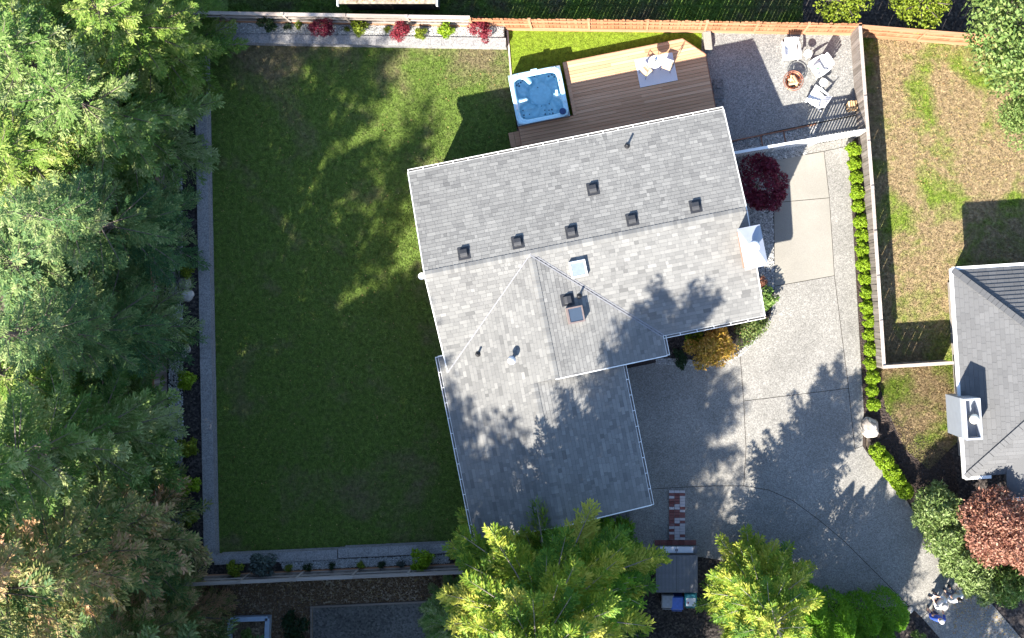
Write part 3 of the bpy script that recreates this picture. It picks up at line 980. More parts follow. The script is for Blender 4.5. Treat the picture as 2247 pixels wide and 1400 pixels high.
# ------------------------------------------------------------------ rug, bistro table and chairs on the deck
def hw(px, py, z):
    v = P(px, py, z); return v
rug_c = PH(1440.5, 154.5, ZD)
rw = (1424 - 1340) * dk; rh = (464 - 402) * dk
wc = Matrix.Rotation(UA, 4, 'Z') @ Vector((da(1382), -db(433), ZD))
M_RUG = plain('rug_white', (0.62, 0.61, 0.62), 0.9, 0, .05, 30)
rug = MB().box((0, 0, .008), (rw, rh, .012)).build('rug', M_RUG)
rug.location = wc; rug.rotation_euler = (0, 0, UA)
tag(rug, 'white rectangular rug with ring pattern lying on the brown deck', 'rug')
for sx, sy, w, l in ((1, 0, .03, rh), (-1, 0, .03, rh), (0, 1, rw - .07, .03), (0, -1, rw - .07, .03)):
    MB().box((sx * (rw / 2 - .015), sy * (rh / 2 - .015), .017), (w, l, .008)).build('binding', M_WHITE, rug)
m_ = MB()
for k in range(7):
    r0 = .22 + k * .06
    for i in range(18):
        a0, a1 = -math.pi / 2 + i * math.pi / 36 * 2 * .5, -math.pi / 2 + (i + 1) * math.pi / 36 * 2 * .5
        p0 = Vector((math.cos(a0) * r0 + .10, math.sin(a0) * r0 + .10, .0185)); p1 = Vector((math.cos(a1) * r0 + .10, math.sin(a1) * r0 + .10, .0185))
        if max(p0.x, p1.x) < rw / 2 - .04 and min(p0.y, p1.y) > -rh / 2 + .04: m_.bar(p0, p1, .012, .006)
m_.build('ring_pattern', M_WHITE, rug)

tb = P(1437, 136, ZD + .72)
tb_o = thing('bistro_table', 'small round white table between two cushioned chairs on the deck rug', 'table', (tb.x, tb.y, ZD + .016))
MB().lathe([(.001, .70), (.27, .70), (.275, .715), (.27, .73), (.001, .73)], (0, 0, 0), 28).build('table_top', M_WHITE, tb_o)
for k in range(3):
    a = k * 2.1 + .4
    MB().tube([(math.cos(a) * .2, math.sin(a) * .2, .70), (math.cos(a) * .04, math.sin(a) * .04, .36), (math.cos(a) * .22, math.sin(a) * .22, .012)], .012, 6).build('leg', M_BLACK, tb_o)
vase = thing('vase', 'little white vase with pale flowers on the round deck table', 'vase', (tb.x, tb.y + .03, ZD + .748))
MB().lathe([(.035, 0), (.06, .05), (.05, .12), (.03, .16), (.038, .18)], (0, 0, 0), 14).build('pot', plain('vase_glaze', (.55, .55, .5), .3), vase, True)

M_CUSH = plain('tan_cushion', (0.60, 0.42, 0.24), 0.9, 0, .06, 12)
def bistro_chair(label, px, py, face):
    p = P(px, py, ZD + .46)
    c = thing('bistro_chair', label, 'chair', (p.x, p.y, ZD + .016), math.atan2(face[1], face[0]) - math.pi / 2, 'cushioned deck chairs')
    # local +y is the way it faces
    MB().box((0, 0, .45), (.38, .38, .02)).build('seat', M_BLACK, c)
    MB().box((0, 0, .485), (.39, .39, .05)).build('cushion', M_CUSH, c, bevel=.02)
    for sx in (-1, 1):
        MB().tube([(sx * .19, .19, .45), (sx * .2, .22, 0)], .011, 6).build('leg', M_BLACK, c)
        MB().tube([(sx * .19, -.22, 0), (sx * .19, -.19, .45), (sx * .18, -.25, .9)], .011, 6).build('leg', M_BLACK, c)
    for z, y in ((.88, -.248), (.74, -.23), (.70, -.225)):
        MB().tube([(-.18, y, z), (-.09, y - .02, z + .015), (.09, y - .02, z + .015), (.18, y, z)], .010, 6).build('back_rail', M_BLACK, c)
    for i in (-1, 0, 1):
        MB().tube([(i * .08, -.232, .74), (i * .08, -.26, .89)], .006, 5).build('back_spindle', M_BLACK, c)
    return c
bistro_chair('tan cushioned metal chair left of the round table on the rug', 1418, 155, (0.72, 0.70))
bistro_chair('tan cushioned metal chair right of the round table on the rug', 1464, 143, (-0.85, 0.30))
#@@HOUSE_END

# ------------------------------------------------------------------ retaining walls: courses of block with cap stones
def retaining_wall(label, p0, p1, z, front, cap_w, seed, blk=0.46):
    """p0,p1 plan points along the middle of the cap; front = side the face looks to"""
    p0 = Vector((p0[0], p0[1], 0)); p1 = Vector((p1[0], p1[1], 0)); d = (p1 - p0); L = d.length; d.normalize()
    f = Vector((front[0], front[1], 0)); r_ = random.Random(seed)
    w = thing('retaining_wall', label, 'wall', tuple(p0))
    w.rotation_euler = (0, 0, math.atan2(d.y, d.x))
    side = 1 if (Vector((-d.y, d.x, 0)).dot(f) > 0) else -1
    n = int(round(L / blk)); l = L / n
    ch = (z - .09) / 3
    cm = MB().box((0, 0, 0), (l - .006, cap_w, .09)).mesh('cap_stone'); cm.materials.append(M_WALL)
    bm_ = MB().box((0, 0, 0), (l - .006, cap_w * .8, ch - .006)).mesh('block'); bm_.materials.append(M_WALL)
    for i in range(n):
        o = link('cap_stone', cm, None, w)
        o.location = (l * (i + .5), r_.uniform(-.004, .004), z - .045 + r_.uniform(-.003, .003))
    for c in range(3):
        for i in range(n):
            o = link('block', bm_, None, w)
            off = .5 if c % 2 == 0 else 0.0
            x = l * (i + .5 + off * .98)
            if x > L - l * .45: x = L - l * .5
            o.location = (x, side * (cap_w * .02 + .022 * (2 - c)) + r_.uniform(-.004, .004), ch * (c + .5))
    return w
def PP(x, y, z): v = P(x, y, z); return (v.x, v.y)
ZW_ = 0.50
retaining_wall('long grey block retaining wall along the lawn below the big trees', PP(438, 84, ZW_), PP(460, 1232, ZW_), ZW_, (1, 0), .50, 1)
retaining_wall('grey block retaining wall under the red shrubs along the top of the lawn', PP(449, 82, ZW_), PP(1110, 93, ZW_), ZW_ - .003, (0, -1), .38, 2)
retaining_wall('grey block retaining wall at the bottom of the lawn, taller half', PP(742, 1214, ZW_), PP(986, 1203, ZW_), ZW_ + .02, (0, 1), .42, 3)
retaining_wall('grey block retaining wall at the bottom of the lawn, lower half', PP(470, 1229, ZW_), PP(740, 1217, ZW_), ZW_ - .006, (0, 1), .42, 4)

# ------------------------------------------------------------------ fences
def fence(label, pts, z0, h, board_mat, rail_mat, side, seed, post_gap=2.44, cap=True, dogear=False, bw=.14, gap=.006, kick=True, name='wooden_fence', cat='fence'):
    """pts plan polyline; side = +1 boards on the left of the walking direction; boards, rails, posts and caps are all pieces"""
    r_ = random.Random(seed)
    base = Vector((pts[0][0], pts[0][1], z0))
    f = thing(name, label, cat, tuple(base))
    bmesh_ = {}
    for v in range(3):
        m_ = MB(); t = .018
        hh = h - .06 - v * .006
        if dogear:
            m_.add([(-bw / 2, -t / 2, 0), (bw / 2, -t / 2, 0), (bw / 2, -t / 2, hh - .03), (bw / 4, -t / 2, hh), (-bw / 4, -t / 2, hh), (-bw / 2, -t / 2, hh - .03),
                    (-bw / 2, t / 2, 0), (bw / 2, t / 2, 0), (bw / 2, t / 2, hh - .03), (bw / 4, t / 2, hh), (-bw / 4, t / 2, hh), (-bw / 2, t / 2, hh - .03)],
                   [(0, 1, 2, 3, 4, 5), (11, 10, 9, 8, 7, 6)] + [(i, 6 + i, 6 + (i + 1) % 6, (i + 1) % 6) for i in range(6)])
        else:
            m_.box((0, 0, hh / 2), (bw, t, hh))
        me = m_.mesh('board'); me.materials.append(board_mat); bmesh_[v] = me
    for s in range(len(pts) - 1):
        p0 = Vector((pts[s][0], pts[s][1], 0)); p1 = Vector((pts[s + 1][0], pts[s + 1][1], 0))
        d = p1 - p0; L = d.length; d.normalize(); nrm = Vector((-d.y, d.x, 0)) * side; ang = math.atan2(d.y, d.x)
        n = int(L / (bw + gap))
        for i in range(n):
            o = link('board', bmesh_[r_.randrange(3)], None, f)
            q = p0 + d * ((i + .5) * L / n) + nrm * .045
            o.location = q + Vector((0, 0, z0 + .04)) - base
            o.rotation_euler = (r_.uniform(-.012, .012), r_.uniform(-.012, .012), ang + r_.uniform(-.01, .01))
        np_ = max(1, int(round(L / post_gap)))
        pm_ = MB().box((0, 0, (h + .04) / 2), (.095, .095, h + .04)).mesh('post'); pm_.materials.append(rail_mat)
        for i in range(np_ + (1 if s == len(pts) - 2 else 0)):
            o = link('post', pm_, None, f); q = p0 + d * (L * i / np_)
            o.location = q + Vector((0, 0, z0)) - base; o.rotation_euler = (0, 0, ang)
            pc_ = MB().box((0, 0, h + .05), (.125, .125, .03)).build('post_cap', rail_mat, o)
        for i in range(np_):
            q0 = p0 + d * (L * i / np_); q1 = p0 + d * (L * (i + 1) / np_)
            for zz in (.25, h * .55, h - .25):
                MB().bar(q0 + Vector((0, 0, z0 + zz)) - base, q1 + Vector((0, 0, z0 + zz)) - base, .04, .09).build('rail', rail_mat, f)
            if cap:
                x = r_.uniform(-.012, .012)
                MB().bar(q0 + Vector((0, 0, z0 + h + x)) - base, q1 + Vector((0, 0, z0 + h - x)) - base, .14, .032).build('cap_rail', rail_mat, f)
            if kick:
                MB().bar(q0 - nrm * .03 + Vector((0, 0, z0 + .1)) - base, q1 - nrm * .03 + Vector((0, 0, z0 + .1)) - base, .04, .2).build('kick_board', M_RAIL_O, f)
    return f
def gp(x, y): v = G(x, y); return (v.x, v.y)
fence('weathered board fence with cap rail behind the red shrub bed', [gp(385, 50), gp(1040, 62)], ZB, 1.40, M_FENCE_G, M_RAIL_G, 1, 1)
fence('orange cedar picket fence behind deck and patio', [gp(1042, 64), gp(1545, 70), gp(1868, 76)], 0.0, 1.72, M_FENCE_O, M_RAIL_O, 1, 2, cap=False, dogear=True, gap=.016)
fence('long weathered fence beside the row of round shrubs', [gp(1868, 78), gp(1879, 230), gp(1894, 420), gp(1919, 800)], 0.0, 1.72, M_FENCE_G, M_RAIL_G, -1, 3, post_gap=2.1)
fence('orange cedar fence section behind the dry lawn', [gp(1872, 78), gp(2150, 100)], 0.0, 1.62, M_FENCE_O, M_RAIL_O, 1, 4)
fence('short cross fence between dry lawn and grey neighbour house', [gp(1919, 801), gp(2066, 792)], 0.0, 1.5, M_FENCE_G, M_RAIL_G, 1, 5)
fence('grey weathered fence below the lawn facing the dirt yard', [gp(380, 1262), gp(556, 1254), gp(1030, 1233)], ZB - .1, 1.50, M_FENCE_G, M_RAIL_G, -1, 6)
fence('brown fence under the left trees behind the gravel strip', [gp(372, 60), gp(372, 660), gp(376, 1255)], ZB, 1.40, M_FENCE_G, M_RAIL_O, 1, 7)

# white picket gate fence between house and side fence: open pickets
wf = thing('white_picket_fence', 'white picket fence spanning from the house to the side fence', 'fence', (*gp(1590, 349), 0))
w0 = Vector((*gp(1590, 349), 0)); w1 = Vector((*gp(1880, 299), 0)); d = (w1 - w0); L = d.length; d.normalize(); ang = math.atan2(d.y, d.x)
pk = MB().box((0, 0, .84), (.075, .02, 1.6)); pk.add([(-.0375, -.01, 1.64), (.0375, -.01, 1.64), (0, -.01, 1.7), (-.0375, .01, 1.64), (.0375, .01, 1.64), (0, .01, 1.7)], [(0, 1, 2), (5, 4, 3), (0, 2, 5, 3), (1, 4, 5, 2)])
pkm = pk.mesh('picket'); pkm.materials.append(M_WHITE)
n = int(L / .135)
for i in range(n):
    o = link('picket', pkm, None, wf); o.location = d * ((i + .5) * L / n); o.rotation_euler = (0, 0, ang)
for zz in (.35, .95, 1.5):
    MB().bar(d * 0 + Vector((0, 0, zz)) - Vector((-d.y, d.x, 0)) * -.03, d * L + Vector((0, 0, zz)) - Vector((-d.y, d.x, 0)) * -.03, .035, .09).build('rail', M_WHITE, wf)
MB().bar(Vector((0, 0, 1.72)), d * L + Vector((0, 0, 1.72)), .12, .03).build('cap_rail', M_WHITE, wf)
for t in (0.02, .35, .66, .99):
    MB().box(tuple(d * (L * t) + Vector((0, 0, .88))), (.1, .1, 1.76), ang).build('post', M_WHITE, wf)

# rusty edging with cross pieces in the gravel strip
ed = thing('edging', 'thin rusty brown edging strip between patio and gravel', 'edging', (*gp(1600, 311), 0))
e0 = Vector((*gp(1600, 311), 0))
for a, b in (((1600, 311), (1791, 273)), ((1669, 298), (1673, 320)), ((1719, 288), (1723, 311)), ((1672, 322), (1676, 336))):
    MB().bar(Vector((*gp(*a), .04)) - e0, Vector((*gp(*b), .04)) - e0, .045, .09).build('strip', M_EDGE, ed)
le = MB().bar((*gp(1113, 58), .03), (*gp(1122, 172), .03), .07, .1).build('lawn_edging', plain('pale_edging', (.5, .42, .34), .8), None)
tag(le, 'pale straight edging strip between lawn and bright turf', 'edging')
for a, b, lb in (((1541, 70), (1545, 100), 'left'),):
    kb = MB().box((*gp(1552, 92), .16), (.34, .8, .32), .1).build('concrete_block', M_CONC, None, bevel=.02)
    tag(kb, 'grey concrete block by the cut deck corner on the patio', 'block')
for i, (x, y, w, l, lb) in enumerate(((1576, 185, .46, .38, 'rough square stepping stone by the deck edge, nearest the fence'), (1577, 207, .44, .42, 'rough square stepping stone by the deck edge, middle of three'), (1578, 228, .4, .3, 'rough square stepping stone by the deck edge, nearest the roof'))):
    p = G(x, y)
    o = MB().prism([(-w / 2, -l / 2), (w / 2, -l / 2 + .03), (w / 2 - .03, l / 2), (-w / 2 + .02, l / 2 - .02)], 0, .06).build('stepping_stone', M_ASPH)
    o.location = (p.x, p.y, .018); tag(o, lb, 'stone', 'stepping stones by the deck')

# ------------------------------------------------------------------ patio furniture
def adirondack(label, px, py, face):
    p = P(px, py, .35)
    c = thing('adirondack_chair', label, 'chair', (p.x, p.y, .021), math.atan2(face[1], face[0]) - math.pi / 2, 'white patio chairs')
    # local +y = facing
    for i in range(5):   # seat slats, sloping back
        y = .30 - i * .105; z = .37 - i * .032
        MB().add(*(lambda m: (m.v, m.f))(MB().bar((-.27, y, z), (.27, y, z), .095, .02))).build('seat_slat', M_WHITE, c)
    for i in range(6):   # fan back
        x0 = (-2.5 + i) * .085; x1 = (-2.5 + i) * .105
        top = 0.98 - .035 * abs(i - 2.5) ** 1.6 * .6
        MB().bar((x0, -.16, .26), (x1, -.46, top), .082, .02, (0, 1, 0)).build('back_slat', M_WHITE, c)
    MB().bar((-.3, -.365, .66), (.3, -.365, .66), .06, .03).build('back_rail', M_WHITE, c)
    for s in (-1, 1):
        m_ = MB().prism([(s * .27, .40), (s * .40, .40), (s * .42, .1), (s * .37, -.32), (s * .31, -.36), (s * .30, .05)], .555, .58)
        m_.build('armrest', M_WHITE, c)
        MB().box((s * .33, .32, .28), (.035, .1, .55)).build('leg', M_WHITE, c)
        MB().bar((s * .295, .36, .36), (s * .295, -.5, .04), .035, .11).build('leg', M_WHITE, c)
    MB().box((0, .355, .30), (.6, .025, .12)).build('front_apron', M_WHITE, c)
    return c
adirondack('white adirondack chair nearest the fence, above the copper fire pit', 1735, 112, (0.05, -1))
ch2 = adirondack('white adirondack chair with green sprig cushion, between two side tables', 1799, 146, (-.84, -.54))
adirondack('white adirondack chair half in shade, nearest the house', 1793, 216, (-.80, .55))
pil = thing('cushion', 'white cushion with a green leaf sprig on the middle patio chair', 'cushion', ch2.location + Vector((-.10, -.09, .40)), ch2.rotation_euler.z)
MB().box((0, 0, .05), (.36, .36, .09)).build('pad', M_WHITE, pil, bevel=.035)
M_SPRIG = plain('green_print', (.03, .16, .05), .8)
for i in range(5):
    MB().bar((-.10 + i * .045, -.06 + i * .03, .0985), (-.06 + i * .03, .03 + i * .025, .0985), .028, .004).build('leaf_print', M_SPRIG, pil)
def side_table(label, px, py):
    p = P(px, py, .53)
    t = thing('side_table', label, 'table', (p.x, p.y, .021), 0, 'round white side tables')
    MB().lathe([(.001, .50), (.175, .50), (.18, .515), (.175, .53), (.001, .53)], (0, 0, 0), 24).build('table_top', M_WHITE, t)
    for k in range(3):
        a = k * 2 * math.pi / 3 + .5
        MB().tube([(math.cos(a) * .1, math.sin(a) * .1, .5), (math.cos(a) * .16, math.sin(a) * .16, 0)], .009, 6).build('leg', M_WHITE, t)
side_table('round white side table between the two upper white chairs', 1773, 118)
side_table('round white side table between the two lower white chairs', 1807, 181)

fp = P(1741, 177, .5)
pit = thing('fire_pit', 'round copper fire pit bowl on the patio', 'fire pit', (fp.x, fp.y, .021))
MB().lathe([(.001, .16), (.2, .18), (.31, .27), (.355, .38), (.37, .47), (.36, .47), (.345, .38), (.30, .28), (.19, .195), (.001, .175)], (0, 0, 0), 30, skip=lambda i, k: (i in (2, 6)) and k % 2 == 0).build('bowl', M_COPPER, pit, True)
tor = MB()
prof = [(math.cos(t) * .018 + .425, math.sin(t) * .018 + .485) for t in [k * math.pi / 4 for k in range(9)]]
tor.lathe(prof, (0, 0, 0), 32).build('rim_ring', M_COPPER, pit, True)
for k in range(3):
    a = k * 2 * math.pi / 3
    MB().tube([(math.cos(a) * .425, math.sin(a) * .425, .48), (math.cos(a) * .30, math.sin(a) * .30, .22), (math.cos(a) * .36, math.sin(a) * .36, .0)], .015, 6).build('leg', M_BLACK, pit)
for k in range(8):
    a = k * math.pi / 4 + .2
    MB().tube([(math.cos(a) * .36, math.sin(a) * .36, .468), (math.cos(a) * .425, math.sin(a) * .425, .485)], .01, 5).build('spoke', M_COPPER, pit)
MB().disc((0, 0, .235), .24, 20).build('ash_bed', M_BLACK, pit)
fl = ['in the fire pit lying across the middle', 'in the fire pit leaning to the left', 'in the fire pit leaning to the right', 'in the fire pit at the back', 'in the fire pit at the front', 'on top of the others in the fire pit']
for i, (ang, dx, dy, tl) in enumerate(((.5, 0, .03, .25), (-.7, -.04, -.02, .3), (2.3, .05, -.05, .25), (1.5, -.1, .05, .35), (.1, 0, -.12, .1), (-1.1, .09, .06, .35))):
    d3 = Vector((math.cos(ang) * math.cos(tl), math.sin(ang) * math.cos(tl), math.sin(tl)))
    c = Vector((dx, dy, .38 + i * .022))
    lo = thing('firewood_log', 'pale split log ' + fl[i], 'log', (fp.x + dx, fp.y + dy, .40 + i * .022), 0, 'logs in the fire pit')
    m_ = MB(); p0 = -d3 * .2; p1 = d3 * .2
    m_.tube([p0, p1], [.058, .05], 5).build('split_wood', M_LOG, lo)
# log rack by the fence
lp = G(1866, 236)
rack = thing('log_rack', 'small dark metal log rack against the side fence', 'rack', (lp.x, lp.y, .021), .15)
for s in (-1, 1):
    MB().tube([(s * .23, -.15, 0), (s * .23, -.15, .62)], .012, 6).build('upright', M_BLACK, rack)
    MB().tube([(s * .23, .15, 0), (s * .23, .15, .62)], .012, 6).build('upright', M_BLACK, rack)
    MB().tube([(s * .23, -.15, .08), (s * .23, .15, .08)], .012, 6).build('cross_bar', M_BLACK, rack)
MB().box((0, 0, .1), (.46, .3, .015)).build('shelf', M_BLACK, rack)
lr = random.Random(9)
names_r = ['bottom', 'second', 'third', 'fourth', 'top']
names_c = ['left', 'middle left', 'middle right', 'right']
for r_ in range(5):
    for k in range(4 if r_ < 4 else 3):
        o = thing('firewood_log', 'split log in the rack, %s row, %s of the row' % (names_r[r_], names_c[k]), 'log', (lp.x + math.cos(.15) * (-.165 + k * .108), lp.y + math.sin(.15) * (-.165 + k * .108), .185 + r_ * .098), .15 + lr.uniform(-.08, .08), 'logs stacked in the rack')
        m_ = MB(); m_.tube([(0, -.19 + lr.uniform(-.02, .02), 0), (0, .19 + lr.uniform(-.02, .02), 0)], lr.uniform(.042, .051), 6).build('split_wood', M_LOG, o)

# ------------------------------------------------------------------ brick walk, shed and bins
bw_ = thing('brick_walk', 'narrow brick path of red and whitened bricks across the driveway', 'path', (*gp(1468, 1184), 0.012))
b0 = Vector((*gp(1468, 1184), 0))
br = random.Random(12)
bms = []
for tq in range(8):
    t = [.05, .15, .25, .33, .40, .85, .95, 1.0][tq]
    m_ = MB().box((0, 0, .03), (.223, .098, .055))
    me = fast_mesh('brick', np.array(m_.v), np.array(m_.f), np.full(8, t)); me.materials.append(M_BRICK); bms.append(me)
for r_ in range(18):
    for c in range(3):
        white = br.random() < (.20, .40, .55)[c]
        o = link('brick', bms[br.choice((5, 6, 7)) if white else br.randrange(5)], None, bw_)
        o.location = (.115 + c * .238, .055 + r_ * .121, br.uniform(-.004, .004)); o.rotation_euler = (0, 0, br.uniform(-.03, .03)); o.scale = (1, 1.1, 1)
for c in range(7):
    o = link('brick', bms[br.randrange(4)], None, bw_); o.location = (-.5 + c * .26, -.12, 0); o.rotation_euler = (0, 0, br.uniform(-.02, .02)); o.scale = (1.12, 2.1, 1)

M_RESIN = plain('shed_resin', (0.085, 0.09, 0.10), 0.55, 0, .1, 4)
M_RESIN2 = plain('shed_panel', (0.42, 0.44, 0.48), 0.5, 0, .05, 4)
sp = P(1485, 1258, 1.3)
shed = thing('storage_shed', 'small dark grey storage shed with ribbed double lid beside the bins', 'shed', (sp.x, sp.y, 0))
sw, sl = 1.80, 1.60
MB().box((0, 0, .55), (sw - .12, sl - .1, 1.1)).build('body', M_RESIN, shed)
for s in (-1, 1):
    lid = MB().box((s * sw / 4, -.02, 1.30), (sw / 2 - .012, sl, .05)).build('lid', M_RESIN, shed)
    rbm = MB().box((0, 0, 0), (.022, sl - .06, .018)).mesh('rib'); rbm.materials.append(plain('shed_rib', (0.15, 0.155, 0.17), .5))
    for i in range(15):
        o = link('rib', rbm, None, lid); o.location = (s * sw / 4 - sw / 4 + .045 + i * .058, -.02, 1.333)
MB().box((0, sl / 2 + .17, 1.10), (sw - .02, .3, .1)).build('front_ledge', M_RESIN, shed)
for s in (-1, 1):
    MB().box((s * .36, sl / 2 + .175, 1.165), (.70, .26, .03)).build('door_top', M_RESIN2, shed)
    MB().tube([(s * .04, sl / 2 + .12, 1.18), (s * .04, sl / 2 + .2, 1.21)], .018, 8).build('handle', M_BLACK, shed)
MB().box((0, 0, 1.18), (sw - .2, sl - .2, .18)).build('neck', M_RESIN, shed)
def bin_(label, px, py, col, lidcol, w=.55, l=.60):
    p = P(px, py, 1.05)
    b = thing('wheelie_bin', label, 'bin', (p.x, p.y, 0), rnd.uniform(-.03, .03), 'wheelie bins behind the shed')
    vs = [(-w * .4, -l * .4, .05), (w * .4, -l * .4, .05), (w * .4, l * .4, .05), (-w * .4, l * .4, .05), (-w / 2 + .02, -l / 2 + .03, 1.0), (w / 2 - .02, -l / 2 + .03, 1.0), (w / 2 - .02, l / 2 - .03, 1.0), (-w / 2 + .02, l / 2 - .03, 1.0)]
    MB().add(vs, [(3, 2, 1, 0), (4, 5, 6, 7), (0, 1, 5, 4), (1, 2, 6, 5), (2, 3, 7, 6), (3, 0, 4, 7)]).build('body', col, b)
    ld = MB()
    ld.add([(-w / 2, -l / 2, 1.0), (w / 2, -l / 2, 1.0), (w / 2, l / 2, 1.0), (-w / 2, l / 2, 1.0), (-w / 2 + .05, -l / 2 + .05, 1.06), (w / 2 - .05, -l / 2 + .05, 1.06), (w / 2 - .05, l / 2 - .05, 1.07), (-w / 2 + .05, l / 2 - .05, 1.07)],
           [(3, 2, 1, 0), (4, 5, 6, 7), (0, 1, 5, 4), (1, 2, 6, 5), (2, 3, 7, 6), (3, 0, 4, 7)])
    lo = ld.build('lid', lidcol, b, bevel=.02)
    MB().tube([(-w * .4, -l / 2 - .04, .98), (w * .4, -l / 2 - .04, .98)], .018, 8).build('handle', col, b)
    for s in (-1, 1):
        MB().tube([(s * w * .42, -l * .42, .12), (s * w * .5, -l * .42, .12)], .12, 14).build('wheel', M_BLACK, b)
    return b, lo
M_BGREY = plain('bin_grey', (.25, .26, .28), .5); M_BLUE = plain('bin_blue', (.05, .12, .42), .4); M_TEAL = plain('bin_teal', (.03, .22, .25), .45)
bin_('grey wheelie bin, left of the three behind the shed', 1465, 1320, M_BGREY, M_BGREY)
bin_('blue wheelie bin, middle of the three behind the shed', 1486, 1324, M_BLUE, M_BLUE)
b3, l3 = bin_('teal wheelie bin with white lid panel, right of the three behind the shed', 1516, 1317, M_TEAL, M_TEAL)
MB().box((0, -.08, 1.076), (.40, .34, .012)).build('lid_panel', M_WHITE, b3)
MB().box((-.12, -.10, 1.084), (.06, .08, .006)).build('sticker', plain('sticker_red', (.4, .04, .04), .6), b3)

# ------------------------------------------------------------------ neighbour's house at the right edge
NZ = 2.5
nw = P(2091, 593, NZ); swc = P(2120, 1046, NZ)
dv = Vector((swc.x - nw.x, swc.y - nw.y)); W_ = dv.length; dv.normalize(); du = Vector((-dv.y, dv.x))
nang = math.atan2(du.y, du.x)
nb = thing('neighbour_house', 'grey hip roofed neighbour house cut off by the right edge', 'house', (nw.x, nw.y, 0), nang)
# local: x along du (east), y negative = south ; hip roof W_ deep
pn = .52; Ln = 16.0; hw_ = W_ / 2
NPL = [
    ([(0, 0), (0, W_), (hw_, hw_)], lambda a, b: NZ + pn * a, 'W', 0.0),
    ([(0, 0), (hw_, hw_), (Ln, hw_), (Ln, 0)], lambda a, b: NZ + pn * b, 'N', 0.0),
    ([(0, W_), (Ln, W_), (Ln, hw_), (hw_, hw_)], lambda a, b: NZ + pn * (W_ - b), 'S', W_),
]
m_ = MB()
for poly, zf, k, e0 in NPL:
    n = len(poly); top = [(a, -b, zf(a, b)) for a, b in poly]; bot = [(x, y, z - .12) for x, y, z in top]
    m_.add(top + bot, [tuple(range(n)), tuple(range(2 * n - 1, n - 1, -1))] + [(i, n + i, n + (i + 1) % n, (i + 1) % n) for i in range(n)])
nroof = m_.build('roof', M_DECKING, nb)
pm_s, pc_s = pm, pc
pm = pc = pn
nsh = [x for x in shingle_rows(NPL, .19, .2, .46, shr) if x[2]((x[3] + x[4]) / 2, x[5])[0] < 6.5]
pm, pc = pm_s, pc_s
cand = []
for i, (k, zf, back, pa, pb, q0, q1, t, full, w) in enumerate(nsh):
    a, b = back((pa + pb) / 2, q0)
    if full and 0 <= a < 3.2 and b < W_: cand.append((a + .3 * (k == 'S'), i))
cand.sort(); own = set(i for _, i in cand[:296])
fv, ff, ft = [], [], []; cache = {}
for i, (k, zf, back, pa, pb, q0, q1, t, full, w) in enumerate(nsh):
    t = .5 + (t - .5) * .6
    th = .03 if k == 'N' else .014
    if i in own:
        tq = round(t * 6) / 6; key = (k, round(w, 4), tq, round(q1 - q0, 3)); a0, b0_ = back((pa + pb) / 2, q0); org = Vector((a0, -b0_, zf(a0, b0_)))
        if key not in cache:
            pts = [Vector(x) - org for x in shingle_pts(zf, back, pa, pb, q0, q1, th, .004)]
            me = fast_mesh('shingle', np.array([tuple(x) for x in pts]), np.array(SH_F), np.full(8, tq)); me.materials.append(M_SHINGLE2); cache[key] = me
        o = link('shingle', cache[key], None, nroof); o.location = org
    else:
        b_ = len(fv); fv += shingle_pts(zf, back, pa, pb, q0, q1, th, .004); ff += [tuple(x + b_ for x in f) for f in SH_F]; ft += [t] * 8
me = fast_mesh('shingle_field', np.array(fv), np.array(ff), np.array(ft)); me.materials.append(M_SHINGLE2)
link('shingle_field', me, None, nroof)['kind'] = 'stuff'
hipm = MB().box((0, 0, 0), (.22, .26, .03)).mesh('hip_cap')
for (a0, b0_, a1, b1) in ((0, 0, hw_, hw_), (0, W_, hw_, hw_)):
    p0 = Vector((a0, -b0_, NZ + .03)); p1 = Vector((a1, -b1, NZ + pn * hw_ + .03)); d = p1 - p0; n = int(d.length / .2)
    if len(hipm.materials) == 0:
        a_ = hipm.attributes.new('tint', 'FLOAT', 'POINT'); a_.data.foreach_set('value', [.45] * 8); hipm.materials.append(M_SHINGLE2)
    q = d.to_track_quat('X', 'Z')
    for i in range(n):
        o = link('hip_cap', hipm, None, nroof); o.location = p0 + d * ((i + .5) / n); o.rotation_mode = 'QUATERNION'; o.rotation_quaternion = q
MB().box((Ln / 2 + .25, -W_ / 2, (NZ - .1) / 2), (Ln - .5, W_ - 1.0, NZ - .1)).build('wall', plain('neighbour_siding', (.30, .27, .24), .8), nb)
for p0, p1 in (((-.07, .07), (-.07, -W_ - .07)), ((-.03, .07), (Ln, .07)), ((-.03, -W_ - .07), (1.05, -W_ - .07))):
    g = MB().bar((p0[0], p0[1], NZ - .05), (p1[0], p1[1], NZ - .05), .13, .12).build('gutter', M_GUTTER, nb)
# south wing with its own eave
m_ = MB()
wx0, wy = 1.65, 1.0
tp = [(wx0, -W_ + .2, NZ + .12), (wx0, -W_ - wy, NZ), (Ln, -W_ - wy, NZ), (Ln, -W_ + 2.2, NZ + .12 + 1.0), (wx0 + 2, -W_ + 2.2, NZ + .12 + 1.0)]
m_.add(tp + [(x, y, z - .12) for x, y, z in tp], [(0, 1, 2, 3, 4), (9, 8, 7, 6, 5), (0, 5, 6, 1), (1, 6, 7, 2)])
me_w = m_.mesh('wing_roof'); a_ = me_w.attributes.new('tint', 'FLOAT', 'POINT'); a_.data.foreach_set('value', [.5] * 10)
link('wing_roof', me_w, M_SHINGLE2, nb)
MB().bar((wx0, -W_ - wy - .06, NZ - .05), (Ln, -W_ - wy - .06, NZ - .05), .13, .12).build('gutter', M_GUTTER, nb)
